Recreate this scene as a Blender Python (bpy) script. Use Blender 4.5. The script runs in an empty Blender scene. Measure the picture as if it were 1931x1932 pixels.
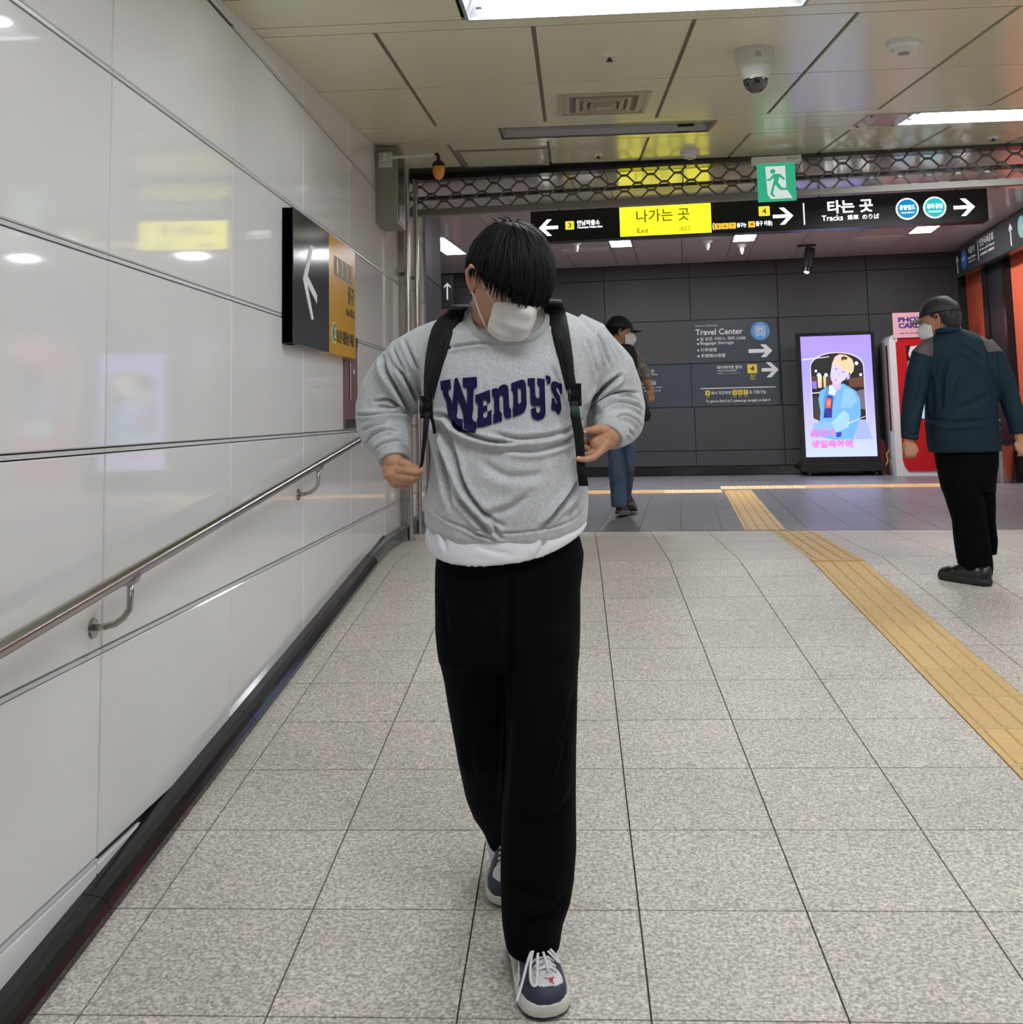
import bpy, bmesh, math, random
import numpy as np
from mathutils import Vector, Matrix, Euler
from mathutils.bvhtree import BVHTree
random.seed(7)
PI = math.pi
scn = bpy.context.scene
COL = scn.collection

# ------------------------------------------------------------------ camera
S = .0963                      # slope of the ramp
YB = 6.3205                    # where the ramp meets the landing
CZ = .8541                     # camera height over the landing
FPX, YAW, PITCH, ROLL, PCX, PCY = 2010.5, .0562, .1083, -.0222, 965.5, 564.2
cyw, syw = math.cos(YAW), math.sin(YAW)
_f0 = np.array([-syw, cyw, 0.]); _r0 = np.array([cyw, syw, 0.]); _u0 = np.array([0, 0, 1.])
FW = _f0*math.cos(PITCH)+_u0*math.sin(PITCH); _up = _u0*math.cos(PITCH)-_f0*math.sin(PITCH)
RT = _r0*math.cos(ROLL)+_up*math.sin(ROLL); UP = _up*math.cos(ROLL)-_r0*math.sin(ROLL)
CAM = np.array([0, 0, CZ])
cd = bpy.data.cameras.new('camera'); cam = bpy.data.objects.new('camera', cd); COL.objects.link(cam)
m3 = Matrix((tuple(RT), tuple(UP), tuple(-FW))).transposed()
cam.matrix_world = Matrix.Translation(Vector(CAM)) @ m3.to_4x4()
cd.sensor_fit = 'HORIZONTAL'; cd.sensor_width = 36.; cd.lens = FPX/1931*36
cd.shift_x = 0; cd.shift_y = (PCY-966)/1931
cd.clip_start = .05; cd.clip_end = 100
scn.camera = cam
def ray(px, py): return FW+RT*(px-PCX)/FPX-UP*(py-PCY)/FPX
def at(px, py, Y):
    d = ray(px, py); return CAM+d*(Y/d[1])
def atz(px, py, z=0.):
    d = ray(px, py); return CAM+d*((z-CZ)/d[2])
def topx(P):
    P = np.asarray(P)-CAM; z = P@FW
    return PCX+FPX*(P@RT)/z, PCY-FPX*(P@UP)/z

# ------------------------------------------------------------------ world, exposure
w = bpy.data.worlds.new('world'); scn.world = w; w.use_nodes = True
w.node_tree.nodes['Background'].inputs[0].default_value = (.8, .85, .9, 1)
w.node_tree.nodes['Background'].inputs[1].default_value = .12
vs = scn.view_settings
vs.view_transform = 'Standard'; vs.look = 'None'; vs.gamma = 1; vs.use_curve_mapping = False
vs.exposure = 0.0
scn.cycles.max_bounces = 8; scn.cycles.diffuse_bounces = 4; scn.cycles.glossy_bounces = 4
scn.cycles.sample_clamp_indirect = 6; scn.cycles.caustics_reflective = False; scn.cycles.caustics_refractive = False
TUBE = 60.0      # strength of the fluorescent tubes
DIFF = 48.0       # strength of the hall's lit diffusers

# ------------------------------------------------------------------ helpers
def lin(c):
    c = c/255.; return c/12.92 if c <= .04045 else ((c+.055)/1.055)**2.4
def rgb(r, g, b): return (lin(r), lin(g), lin(b), 1)
MATS = {}
def mat(name, col, rough=.5, metal=0., noise=None, bump=None, emit=None, spec=.5, coat=0., coatr=.1, alpha=None, trans=0., rnd=0., sheen=0.):
    if name in MATS: return MATS[name]
    m = bpy.data.materials.new(name); m.use_nodes = True; MATS[name] = m
    nt = m.node_tree; b = nt.nodes['Principled BSDF']
    b.inputs['Base Color'].default_value = col; b.inputs['Roughness'].default_value = rough
    b.inputs['Metallic'].default_value = metal; b.inputs['Specular IOR Level'].default_value = spec
    b.inputs['Coat Weight'].default_value = coat; b.inputs['Coat Roughness'].default_value = coatr
    b.inputs['Transmission Weight'].default_value = trans
    b.inputs['Sheen Weight'].default_value = sheen
    if emit:
        b.inputs['Emission Color'].default_value = emit[0]; b.inputs['Emission Strength'].default_value = emit[1]
    geo = nt.nodes.new('ShaderNodeNewGeometry')
    last = None
    if noise:   # (scale, amount, stretch xyz, detail)
        sc, am, st, det = noise
        mp = nt.nodes.new('ShaderNodeMapping'); mp.inputs['Scale'].default_value = st
        nt.links.new(geo.outputs['Position'], mp.inputs['Vector'])
        n = nt.nodes.new('ShaderNodeTexNoise'); n.inputs['Scale'].default_value = sc; n.inputs['Detail'].default_value = det
        nt.links.new(mp.outputs[0], n.inputs['Vector'])
        mr = nt.nodes.new('ShaderNodeMapRange'); mr.inputs['From Min'].default_value = .3; mr.inputs['From Max'].default_value = .7
        mr.inputs['To Min'].default_value = 1-am; mr.inputs['To Max'].default_value = 1+am
        nt.links.new(n.outputs['Fac'], mr.inputs['Value'])
        mu = nt.nodes.new('ShaderNodeVectorMath'); mu.operation = 'SCALE'; mu.inputs[0].default_value = col[:3]
        nt.links.new(mr.outputs[0], mu.inputs['Scale']); last = mu.outputs[0]
    if rnd:
        oi = nt.nodes.new('ShaderNodeObjectInfo')
        mr = nt.nodes.new('ShaderNodeMapRange'); mr.inputs['To Min'].default_value = 1-rnd; mr.inputs['To Max'].default_value = 1+rnd
        nt.links.new(oi.outputs['Random'], mr.inputs['Value'])
        mu = nt.nodes.new('ShaderNodeVectorMath'); mu.operation = 'SCALE'; mu.inputs[0].default_value = col[:3]
        if last: nt.links.new(last, mu.inputs[0])
        nt.links.new(mr.outputs[0], mu.inputs['Scale']); last = mu.outputs[0]
    if last: nt.links.new(last, b.inputs['Base Color'])
    if bump:    # (scale, strength, distance)
        n = nt.nodes.new('ShaderNodeTexNoise'); n.inputs['Scale'].default_value = bump[0]; n.inputs['Detail'].default_value = 3
        mp = nt.nodes.new('ShaderNodeMapping'); mp.inputs['Scale'].default_value = bump[3] if len(bump) > 3 else (1, 1, 1)
        nt.links.new(geo.outputs['Position'], mp.inputs['Vector']); nt.links.new(mp.outputs[0], n.inputs['Vector'])
        bp = nt.nodes.new('ShaderNodeBump'); bp.inputs['Strength'].default_value = bump[1]; bp.inputs['Distance'].default_value = bump[2]
        nt.links.new(n.outputs['Fac'], bp.inputs['Height']); nt.links.new(bp.outputs[0], b.inputs['Normal'])
    return m

class MB:
    """collects shapes and links them as one mesh object"""
    def __init__(s): s.v = []; s.f = []; s.mi = []; s.cur = 0
    def add(s, vs_, fs_):
        o = len(s.v); s.v += [tuple(map(float, p)) for p in vs_]; s.f += [tuple(i+o for i in f) for f in fs_]; s.mi += [s.cur]*len(fs_); return s
    def box(s, x0, x1, y0, y1, z0, z1):
        return s.add([(x0,y0,z0),(x1,y0,z0),(x1,y1,z0),(x0,y1,z0),(x0,y0,z1),(x1,y0,z1),(x1,y1,z1),(x0,y1,z1)],
                     [(0,3,2,1),(4,5,6,7),(0,1,5,4),(1,2,6,5),(2,3,7,6),(3,0,4,7)])
    def cbox(s, x0, x1, y0, y1, z0, z1, c=.004):
        """box with chamfered edges on the XZ outline and front face"""
        P = [(x0+c, z0), (x1-c, z0), (x1, z0+c), (x1, z1-c), (x1-c, z1), (x0+c, z1), (x0, z1-c), (x0, z0+c)]
        return s.prism_xz(P, y0, y1)
    def prism_xz(s, P, y0, y1):
        n = len(P); a = sum(P[i][0]*P[(i+1) % n][1]-P[(i+1) % n][0]*P[i][1] for i in range(n))
        if a < 0: P = P[::-1]
        return s.add([(x, y0, z) for x, z in P]+[(x, y1, z) for x, z in P],
                     [tuple(range(n)), tuple(range(2*n-1, n-1, -1))]+[(i, i+n, (i+1) % n+n, (i+1) % n) for i in range(n)])
    def prism_xy(s, P, z0, z1):
        n = len(P); a = sum(P[i][0]*P[(i+1) % n][1]-P[(i+1) % n][0]*P[i][1] for i in range(n))
        if a < 0: P = P[::-1]
        z0f = z0 if callable(z0) else (lambda x, y: z0); z1f = z1 if callable(z1) else (lambda x, y: z1)
        return s.add([(x, y, z0f(x, y)) for x, y in P]+[(x, y, z1f(x, y)) for x, y in P],
                     [tuple(range(n-1, -1, -1)), tuple(range(n, 2*n))]+[(i, (i+1) % n, (i+1) % n+n, i+n) for i in range(n)])
    def quad(s, a, b, c, d): return s.add([a, b, c, d], [(0, 1, 2, 3)])
    def loft(s, secs, cap=True, close=False):
        """secs: list of rings (same count)"""
        n = len(secs[0]); vv = [p for r in secs for p in r]; ff = []
        m = len(secs)
        for k in range(m if close else m-1):
            a, b = k*n, ((k+1) % m)*n
            for i in range(n): ff.append((a+i, a+(i+1) % n, b+(i+1) % n, b+i))
        if cap and not close:
            ff.append(tuple(range(n-1, -1, -1))); ff.append(tuple(range((m-1)*n, m*n)))
        return s.add(vv, ff)
    def tube(s, pts, r, n=12, cap=True, ref=None, flat=1., round_ends=False):
        """round tube through pts; r a number or list; flat squeezes it along the second axis"""
        P = [np.array(p, float) for p in pts]; R = [r]*len(P) if np.isscalar(r) else list(r)
        if round_ends:
            for e in (0, 1):
                a, b = (P[0], P[1]) if e == 0 else (P[-1], P[-2])
                d = (a-b)/max(1e-9, np.linalg.norm(a-b)); rr = R[0] if e == 0 else R[-1]
                ad = [(a+d*rr*math.sin(t), rr*math.cos(t)) for t in (.5, 1., 1.35)]
                if e == 0:
                    P = [q for q, _ in ad[::-1]]+P; R = [q for _, q in ad[::-1]]+R
                else:
                    P = P+[q for q, _ in ad]; R = R+[q for _, q in ad]
        T = []
        for i in range(len(P)):
            d = P[min(i+1, len(P)-1)]-P[max(i-1, 0)]; T.append(d/max(1e-9, np.linalg.norm(d)))
        up = np.array(ref, float) if ref is not None else np.array([0, 0, 1.]) if abs(T[0][2]) < .9 else np.array([0, 1., 0])
        secs = []
        for p, t, rr in zip(P, T, R):
            u = np.cross(up, t); u /= max(1e-9, np.linalg.norm(u)); v_ = np.cross(t, u)
            if ref is None: up = v_
            secs.append([p+rr*(math.cos(2*PI*k/n)*u+math.sin(2*PI*k/n)*v_*flat) for k in range(n)])
        return s.loft(secs, cap)
    def cyl(s, a, b, r, n=16, r2=None): return s.tube([a, b], [r, r if r2 is None else r2], n)
    def ball(s, c, r, n=16, m=10, sc=(1, 1, 1), z0=-1., z1=1.):
        secs = []
        for j in range(m+1):
            t = z0+(z1-z0)*j/m; a = math.asin(max(-1, min(1, t))) if False else -PI/2+PI*((math.asin(z0)+PI/2)/PI+(math.asin(z1)-math.asin(z0))/PI*j/m)
            rr = max(1e-4, math.cos(a))
            secs.append([(c[0]+r*sc[0]*rr*math.cos(2*PI*k/n), c[1]+r*sc[1]*rr*math.sin(2*PI*k/n), c[2]+r*sc[2]*math.sin(a)) for k in range(n)])
        return s.loft(secs)
    def lathe(s, c, prof, n=24):
        return s.loft([[(c[0]+r*math.cos(2*PI*k/n), c[1]+r*math.sin(2*PI*k/n), c[2]+z) for k in range(n)] for r, z in prof])
    def mesh(s, name, m):
        me = bpy.data.meshes.new(name); me.from_pydata(s.v, [], s.f)
        for mm in (m if isinstance(m, (list, tuple)) else [m]): me.materials.append(mm)
        if isinstance(m, (list, tuple)): me.polygons.foreach_set('material_index', s.mi)
        me.update(); return me
    def build(s, name, m, parent=None, smooth=False, world=False, label=None, kind=None):
        me = s.mesh(name, m)
        if smooth: me.polygons.foreach_set('use_smooth', [True]*len(me.polygons))
        return link(name, me, parent, world, label, kind)
def link(name, me, parent=None, world=False, label=None, kind=None):
    o = bpy.data.objects.new(name, me); COL.objects.link(o)
    if parent:
        o.parent = parent
        if world:
            me.transform(world_of(parent).inverted())
    if label: o['label'] = label
    if kind: o['kind'] = kind
    return o
def world_of(o):
    m = o.matrix_basis.copy()
    while o.parent: o = o.parent; m = o.matrix_basis @ m
    return m
def tag(o, label, cat, group=None):
    o['label'] = label; o['category'] = cat
    if group: o['group'] = group
    return o
def thing(name, label, cat, loc=(0, 0, 0), rot=(0, 0, 0), group=None):
    o = bpy.data.objects.new(name, None); COL.objects.link(o); o.empty_display_size = .1
    o.location = loc; o.rotation_euler = rot; return tag(o, label, cat, group)
def struct(name, loc=(0, 0, 0), rot=(0, 0, 0)):
    o = bpy.data.objects.new(name, None); COL.objects.link(o); o.location = loc; o.rotation_euler = rot; o['kind'] = 'structure'; return o
def autosmooth(o, ang=35):
    o.data.polygons.foreach_set('use_smooth', [True]*len(o.data.polygons))
    o.data.set_sharp_from_angle(angle=math.radians(ang)); return o
def clip(P, a, b, c):
    """keep the part of polygon P where a*x+b*y<=c"""
    out = []
    for i in range(len(P)):
        p, q = P[i], P[(i+1) % len(P)]; fp = a*p[0]+b*p[1]-c; fq = a*q[0]+b*q[1]-c
        if fp <= 0: out.append(p)
        if fp*fq < 0: t = fp/(fp-fq); out.append((p[0]+t*(q[0]-p[0]), p[1]+t*(q[1]-p[1])))
    return out
def area(P): return abs(sum(P[i][0]*P[(i+1) % len(P)][1]-P[(i+1) % len(P)][0]*P[i][1] for i in range(len(P))))/2

# lettering, made as real thin glyph meshes with Blender's built-in font
_fonts = {}
def text(s, x, z, wd, ht, parent, m, y=-.001, bold=0., th=.0012, name='lettering', rot=0., left=True, italic=0.):
    """glyphs filling the box wd x ht whose lower left corner is (x, z) on the XZ plane facing -Y"""
    cu = bpy.data.curves.new('t', 'FONT'); cu.body = s; cu.extrude = th/2; cu.offset = bold; cu.resolution_u = 3; cu.shear = italic
    ob = bpy.data.objects.new('t', cu); COL.objects.link(ob)
    dg = bpy.context.evaluated_depsgraph_get(); me = bpy.data.meshes.new_from_object(ob.evaluated_get(dg))
    bpy.data.objects.remove(ob); bpy.data.curves.remove(cu)
    n = len(me.vertices)
    if n == 0: return None
    co = np.empty(n*3); me.vertices.foreach_get('co', co); co = co.reshape(-1, 3)
    mn, mx = co.min(0), co.max(0); sx = wd/max(1e-6, mx[0]-mn[0]); sz = ht/max(1e-6, mx[1]-mn[1])
    X = (co[:, 0]-mn[0])*sx; Z = (co[:, 1]-mn[1])*sz; Y = co[:, 2]
    if rot: c, sn = math.cos(rot), math.sin(rot); X, Z = X*c-Z*sn, X*sn+Z*c
    co2 = np.stack([x+X, y-Y-th/2, z+Z], 1)
    me.vertices.foreach_set('co', co2.astype(np.float32).ravel()); me.materials.clear(); me.materials.append(m); me.update()
    return link(name, me, parent)
def arrow(cx, cz, L, hd, t, ang=0., y0=-.002, y1=0.):
    """open-headed arrow outline pointing along ang, in XZ"""
    P = [(-L/2, t/2), (L/2-1.914*t, t/2), (L/2-hd-1.414*t, hd), (L/2-hd, hd), (L/2, 0), (L/2-hd, -hd), (L/2-hd-1.414*t, -hd), (L/2-1.914*t, -t/2), (-L/2, -t/2)]
    c, s_ = math.cos(ang), math.sin(ang)
    return [(cx+x*c-z*s_, cz+x*s_+z*c) for x, z in P]
def disc(cx, cz, r, n=32, rz=None): return [(cx+r*math.cos(2*PI*k/n), cz+(rz or r)*math.sin(2*PI*k/n)) for k in range(n)]
def plate(parent, P, m, y0=-.002, y1=0., name='panel', label=None):
    return MB().prism_xz(P, y0, y1).build(name, m, parent, label=label)
def rect(x0, x1, z0, z1): return [(x0, z0), (x1, z0), (x1, z1), (x0, z1)]

# hall frame: u along the shutter line, v away from the camera
HA = math.radians(-5.7); HO = np.array([0, 7.895, 0.]); HU = np.array([math.cos(HA), math.sin(HA), 0]); HV = np.array([-math.sin(HA), math.cos(HA), 0])
def hall(u, v, z=0.): return HO+HU*u+HV*v+np.array([0, 0, z])
def ramp_z(y): return S*(min(y, YB)-YB)
def ceil_z(y): return 2.105+.076*y
CA = math.atan(.076)
# ------------------------------------------------------------------ materials
M_enamel = mat('white enamel', rgb(228, 228, 229), .05, spec=.6, rnd=.012, noise=(3, .012, (1, 1, 1), 2))
M_joint = mat('dark joint', rgb(38, 38, 40), .7)
M_rail = mat('white joint profile', rgb(205, 207, 208), .3)
def granite(name, base, amt=.5, rough=.42, rnd=.05, tint=(1, 1, 1)):
    m = bpy.data.materials.new(name); m.use_nodes = True; nt = m.node_tree; b = nt.nodes['Principled BSDF']
    geo = nt.nodes.new('ShaderNodeNewGeometry'); rv = []
    for sc, det, dim in ((115, 2, 1.), (55, 3, .5)):
        n = nt.nodes.new('ShaderNodeTexNoise'); n.inputs['Scale'].default_value = sc; n.inputs['Detail'].default_value = det; n.inputs['Roughness'].default_value = .6
        nt.links.new(geo.outputs['Position'], n.inputs['Vector']); rv.append(n)
    big = nt.nodes.new('ShaderNodeTexNoise'); big.inputs['Scale'].default_value = 2.2; big.inputs['Detail'].default_value = 4
    nt.links.new(geo.outputs['Position'], big.inputs['Vector'])
    r1 = nt.nodes.new('ShaderNodeValToRGB'); nt.links.new(rv[0].outputs['Fac'], r1.inputs[0])
    e = r1.color_ramp.elements; e[0].position = .34; e[1].position = .66
    e[0].color = (1-amt, 1-amt, 1-amt, 1); e[1].color = (1+amt, 1+amt*.97, 1+amt*.9, 1)
    mr = nt.nodes.new('ShaderNodeMapRange'); mr.inputs['From Min'].default_value = .3; mr.inputs['From Max'].default_value = .7
    mr.inputs['To Min'].default_value = 1-amt*.3; mr.inputs['To Max'].default_value = 1+amt*.3; nt.links.new(rv[1].outputs['Fac'], mr.inputs[0])
    m2 = nt.nodes.new('ShaderNodeMapRange'); m2.inputs['From Min'].default_value = .3; m2.inputs['From Max'].default_value = .7
    m2.inputs['To Min'].default_value = .93; m2.inputs['To Max'].default_value = 1.07; nt.links.new(big.outputs['Fac'], m2.inputs[0])
    oi = nt.nodes.new('ShaderNodeObjectInfo'); m4 = nt.nodes.new('ShaderNodeMapRange'); m4.inputs['To Min'].default_value = 1-rnd; m4.inputs['To Max'].default_value = 1+rnd
    nt.links.new(oi.outputs['Random'], m4.inputs[0])
    a = nt.nodes.new('ShaderNodeMath'); a.operation = 'MULTIPLY'; nt.links.new(mr.outputs[0], a.inputs[0]); nt.links.new(m2.outputs[0], a.inputs[1])
    c = nt.nodes.new('ShaderNodeMath'); c.operation = 'MULTIPLY'; nt.links.new(a.outputs[0], c.inputs[0]); nt.links.new(m4.outputs[0], c.inputs[1])
    v = nt.nodes.new('ShaderNodeVectorMath'); v.operation = 'SCALE'; nt.links.new(r1.outputs[0], v.inputs[0]); nt.links.new(c.outputs[0], v.inputs['Scale'])
    k = nt.nodes.new('ShaderNodeVectorMath'); k.operation = 'MULTIPLY'; nt.links.new(v.outputs[0], k.inputs[0]); k.inputs[1].default_value = base[:3]
    nt.links.new(k.outputs[0], b.inputs['Base Color'])
    mrr = nt.nodes.new('ShaderNodeMapRange'); mrr.inputs['To Min'].default_value = rough-.12; mrr.inputs['To Max'].default_value = rough+.12
    nt.links.new(rv[1].outputs['Fac'], mrr.inputs[0]); nt.links.new(mrr.outputs[0], b.inputs['Roughness'])
    bp = nt.nodes.new('ShaderNodeBump'); bp.inputs['Strength'].default_value = .12; bp.inputs['Distance'].default_value = .002
    nt.links.new(rv[0].outputs['Fac'], bp.inputs['Height']); nt.links.new(bp.outputs[0], b.inputs['Normal'])
    return m
M_granite = granite('light granite', rgb(200, 193, 187), .43, .5, .04)
M_slate = granite('dark slate', rgb(122, 121, 127), .10, .36, .05)
M_grout = mat('grout', rgb(78, 76, 74), .9)
M_grout2 = mat('pale grout', rgb(140, 138, 138), .9)
M_curb = mat('black granite', rgb(28, 28, 30), .12, noise=(120, .3, (1, 1, 1), 2), bump=(9, .05, .01))
M_yellow = mat('tactile yellow', rgb(214, 178, 120), .55, noise=(60, .07, (1, 1, 1), 3), rnd=.06)
M_ceil = mat('ceiling metal', rgb(224, 223, 192), .2, metal=.0, spec=.6, rnd=.015, noise=(1.5, .015, (1, 1, 1), 2))
M_ceil2 = mat('hall ceiling metal', rgb(232, 227, 223), .16, spec=.8, rnd=.02)
M_ceilgap = mat('ceiling groove', rgb(120, 116, 104), .7)
M_groove = mat('groove strip', rgb(120, 114, 98), .5)
M_steel = mat('stainless steel', rgb(176, 172, 167), .2, metal=1., noise=(20, .015, (1, 1, .05), 2))
M_steeld = mat('dark brushed steel', rgb(96, 95, 97), .3, metal=1., noise=(90, .08, (1, 1, .05), 2))
M_greymetal = mat('grey enamel', rgb(110, 110, 116), .3, metal=.5)
M_farwall = mat('charcoal wall panel', rgb(66, 65, 69), .5, rnd=.03, noise=(2, .03, (1, 1, 1), 2))
M_signdark = mat('slate blue sign', rgb(62, 70, 78), .35)
M_black = mat('black plastic', rgb(16, 16, 18), .3)
M_blackm = mat('matt black', rgb(20, 20, 22), .55)
M_boxgrey = mat('box grey paint', rgb(138, 135, 122), .45)
M_white = mat('white plastic', rgb(225, 225, 222), .35)
M_whitet = mat('white print', rgb(225, 226, 228), .5)
M_orange = mat('orange wall', rgb(206, 92, 62), .42, noise=(40, .03, (1, 1, 1), 2), rnd=.02)
M_ocher = mat('ochre sign', rgb(206, 152, 28), .25)
M_charc = mat('charcoal sign', rgb(56, 59, 63), .14)
M_maroon = mat('maroon plate', rgb(118, 88, 92), .3)
M_red = mat('red booth', rgb(196, 18, 28), .3)
M_amber = mat('amber beacon', rgb(214, 140, 10), .15, spec=.6, coat=.5)
M_pipe = mat('grey pipe', rgb(205, 207, 202), .35)
M_tube = mat('lit tube', rgb(255, 255, 255), .5, emit=((.925, .97, 1, 1), TUBE))
M_diff = mat('lit diffuser', rgb(255, 255, 255), .5, emit=((.93, .965, 1, 1), DIFF))
M_refl = mat('reflector', rgb(150, 152, 154), .3, metal=.2)
def emis(name, c, s): return mat(name, (0.02, 0.02, 0.02, 1), .4, emit=(c, s))
E_white = emis('lit white', (1, 1, 1, 1), 2.2)
E_yellow = emis('lit yellow', (.93, .86, .012, 1), 2.2)
E_yel2 = emis('lit amber', (1, .62, .05, 1), 1.)
E_yel3 = emis('lit lemon', (.9, .82, .05, 1), 1.)
M_ytext = mat('olive lettering', rgb(100, 92, 8), .5, emit=((.12, .1, .002, 1), 1.))
M_otext = mat('orange numerals', rgb(200, 90, 10), .5)

# ------------------------------------------------------------------ floor
XL = -1.246
fl = struct('floor')
b = MB()
b.prism_xy([(XL-.1, -5), (4.9, -5), (4.9, YB), (XL-.1, YB)], lambda x, y: ramp_z(y)-.1, lambda x, y: ramp_z(y)-.006)
b.prism_xy([(XL-.1, YB), (4.9, YB), tuple(hall(4.9, 0)[:2]), tuple(hall(-1.9, 0)[:2])], -.1, -.006)
b.build('screed', M_grout, fl)
TX0, TY0, T = .1226, 2.3389, .4
CS = 1/math.sqrt(1+S*S)
XB0, XB1 = 1.322, 1.612           # tactile strip
gap = .0022
def tile_mesh(P, zf, m, th=.02):
    return MB().prism_xy(P, lambda x, y: zf(y)-th, lambda x, y: zf(y)).mesh('tile', m)
xs = [TX0+k*T for k in range(-4, 4)]
cols = [(xs[i], xs[i+1]) for i in range(len(xs)-1)]
cols = [(max(a, XL+.01), b_) for a, b_ in cols if b_ > XL+.05]
cols = [(a, min(b_, XB0)) for a, b_ in cols if a < XB0-.02]
c = XB1; cols.append((XB1, 1.735)); c = 1.735
while c < 4.6: cols.append((c, c+T)); c += T
cache = {}
for i, (xa, xb) in enumerate(cols):
    for k in range(-6, 10):
        if k < -1 and (xa > 1.4 or xb < -.9) and k < -3: continue
        ya, yb = TY0+k*T*CS, TY0+(k+1)*T*CS
        key = round(xb-xa, 4)
        if key not in cache:
            dy = T*CS
            cache[key] = MB().prism_xy([(gap, gap), (xb-xa-gap, gap), (xb-xa-gap, dy-gap), (gap, dy-gap)], lambda x, y: S*y-.02, lambda x, y: S*y).mesh('tile', M_granite)
        o = link('tile', cache[key], fl); o.location = (xa, ya, ramp_z(ya))
    for k in range(5):
        ya = YB+k*T; yb = ya+T
        P = [(xa+gap, ya+gap), (xb-gap, ya+gap), (xb-gap, yb-gap), (xa+gap, yb-gap)]
        if abs(xb-XB0) < .01: P[1] = (xb+(ya-YB)*.035+.008, ya+gap); P[2] = (xb+(yb-YB)*.035+.008, yb-gap)
        P = clip(P, HV[0], HV[1], float(HV@HO)-.012)
        if len(P) > 2 and area(P) > .003: link('tile', tile_mesh(P, lambda y: 0, M_granite), fl)
# hall floor, dark slate
f2 = struct('floor', tuple(HO), (0, 0, HA))
MB().box(-9, 6.0, -.0, 6.9, -.1, -.006).build('screed', M_grout2, f2)
MB().box(-1.4, 4.6, -.012, .004, -.02, .0015).build('threshold_strip', M_steel, f2)
tm = MB().box(.002, .298, .002, .598, -.02, 0).mesh('tile', M_slate)
BU0, BU1 = 1.17, 1.47     # strip in hall frame
n = 0
for i in range(-9, 20):
    for k in range(11):
        u0 = .138+i*.3; v0 = .008+k*.6
        if u0 > 4.5 or u0+.3 < -2.6: continue
        off = 0
        o = link('tile', tm, f2); o.location = (u0, v0, 0); n += 1
MB().box(-9, -2.562, .008, 6.6, -.02, 0).build('slab', M_slate, f2)
# tactile strips
def tact(L, W, bars=True, slope=0.):
    b = MB(); zf = lambda x, y: slope*y
    b.prism_xy([(.002, .002), (W-.002, .002), (W-.002, L-.002), (.002, L-.002)], lambda x, y: zf(x, y)-.012, lambda x, y: zf(x, y)+.002)
    if bars:
        for j in range(4):
            x = W*(j+.5)/4; w_ = .0125
            P0 = [(x-w_, .012), (x+w_, .012), (x+w_, L-.012), (x-w_, L-.012)]; P1 = [(x-w_*.6, .017), (x+w_*.6, .017), (x+w_*.6, L-.017), (x-w_*.6, L-.017)]
            o_ = [(p[0], p[1], zf(*p)+.002) for p in P0]+[(p[0], p[1], zf(*p)+.0075) for p in P1]
            b.add(o_, [(0, 1, 5, 4), (1, 2, 6, 5), (2, 3, 7, 6), (3, 0, 4, 7), (4, 5, 6, 7)])
    else:
        for j in range(6):
            for i in range(6):
                x, y = W*(j+.5)/6, L*(i+.5)/6
                b.loft([[(x+r*math.cos(a*PI/4), y+r*math.sin(a*PI/4), z) for a in range(8)] for r, z in ((.015, .002), (.009, .007))])
    return b.mesh('tactile_tile', M_yellow)
tp = thing('tactile_paving', 'cream yellow guide strip of ribbed tiles running up the ramp to the shutter line', 'tactile paving', (XB0, TY0, ramp_z(TY0)))
tr = tact(.3, XB1-XB0, True, S)
for k in range(-6, 14):
    y = TY0+k*.3*CS*1.0
    if y+.29 > YB: break
    o = link('tactile_tile', tr, tp); o.location = (0, y-TY0, ramp_z(y)-ramp_z(TY0))
y += 0
tl = tact(.3, XB1-XB0)
yy = y
while yy < 7.5:
    o = link('tactile_tile', tl, tp); o.location = (.0, yy-TY0, .0-ramp_z(TY0)); o.location.x = (yy-YB)*.035; yy += .3
tp2 = thing('tactile_paving', 'yellow guide strip crossing the dark hall floor to the T junction', 'tactile paving', tuple(hall(BU0+.02, .03)), (0, 0, HA))
th_ = tact(.3, .29)
for k in range(13):
    o = link('tactile_tile', th_, tp2); o.location = (0, k*.3, .0)
td = tact(.3, .3, False); M_y2 = mat('pale tactile yellow', rgb(244, 210, 156), .6)
tp3 = thing('tactile_paving', 'thin yellow strip across the hall floor in front of the far wall', 'tactile paving', tuple(hall(0, 3.6)), (0, 0, HA))
tc = MB().box(.002, .298, .002, .298, -.01, .003)
for j in range(4): tc.box(.012, .288, .3*(j+.5)/4-.011, .3*(j+.5)/4+.011, .003, .008)
tp3.scale = (1, 1.5, 1); tcm = tc.mesh('tactile_tile', M_y2); td.materials[0] = M_y2
for k in range(-8, 4):
    o = link('tactile_tile', tcm if k < 2 else td, tp3); o.location = (k*.3-.03, 0, 0)
for k in range(0, 9):
    o = link('tactile_tile', td if k < 3 else tcm, tp3); o.location = (1.17+k*.3, .33, 0)

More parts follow.
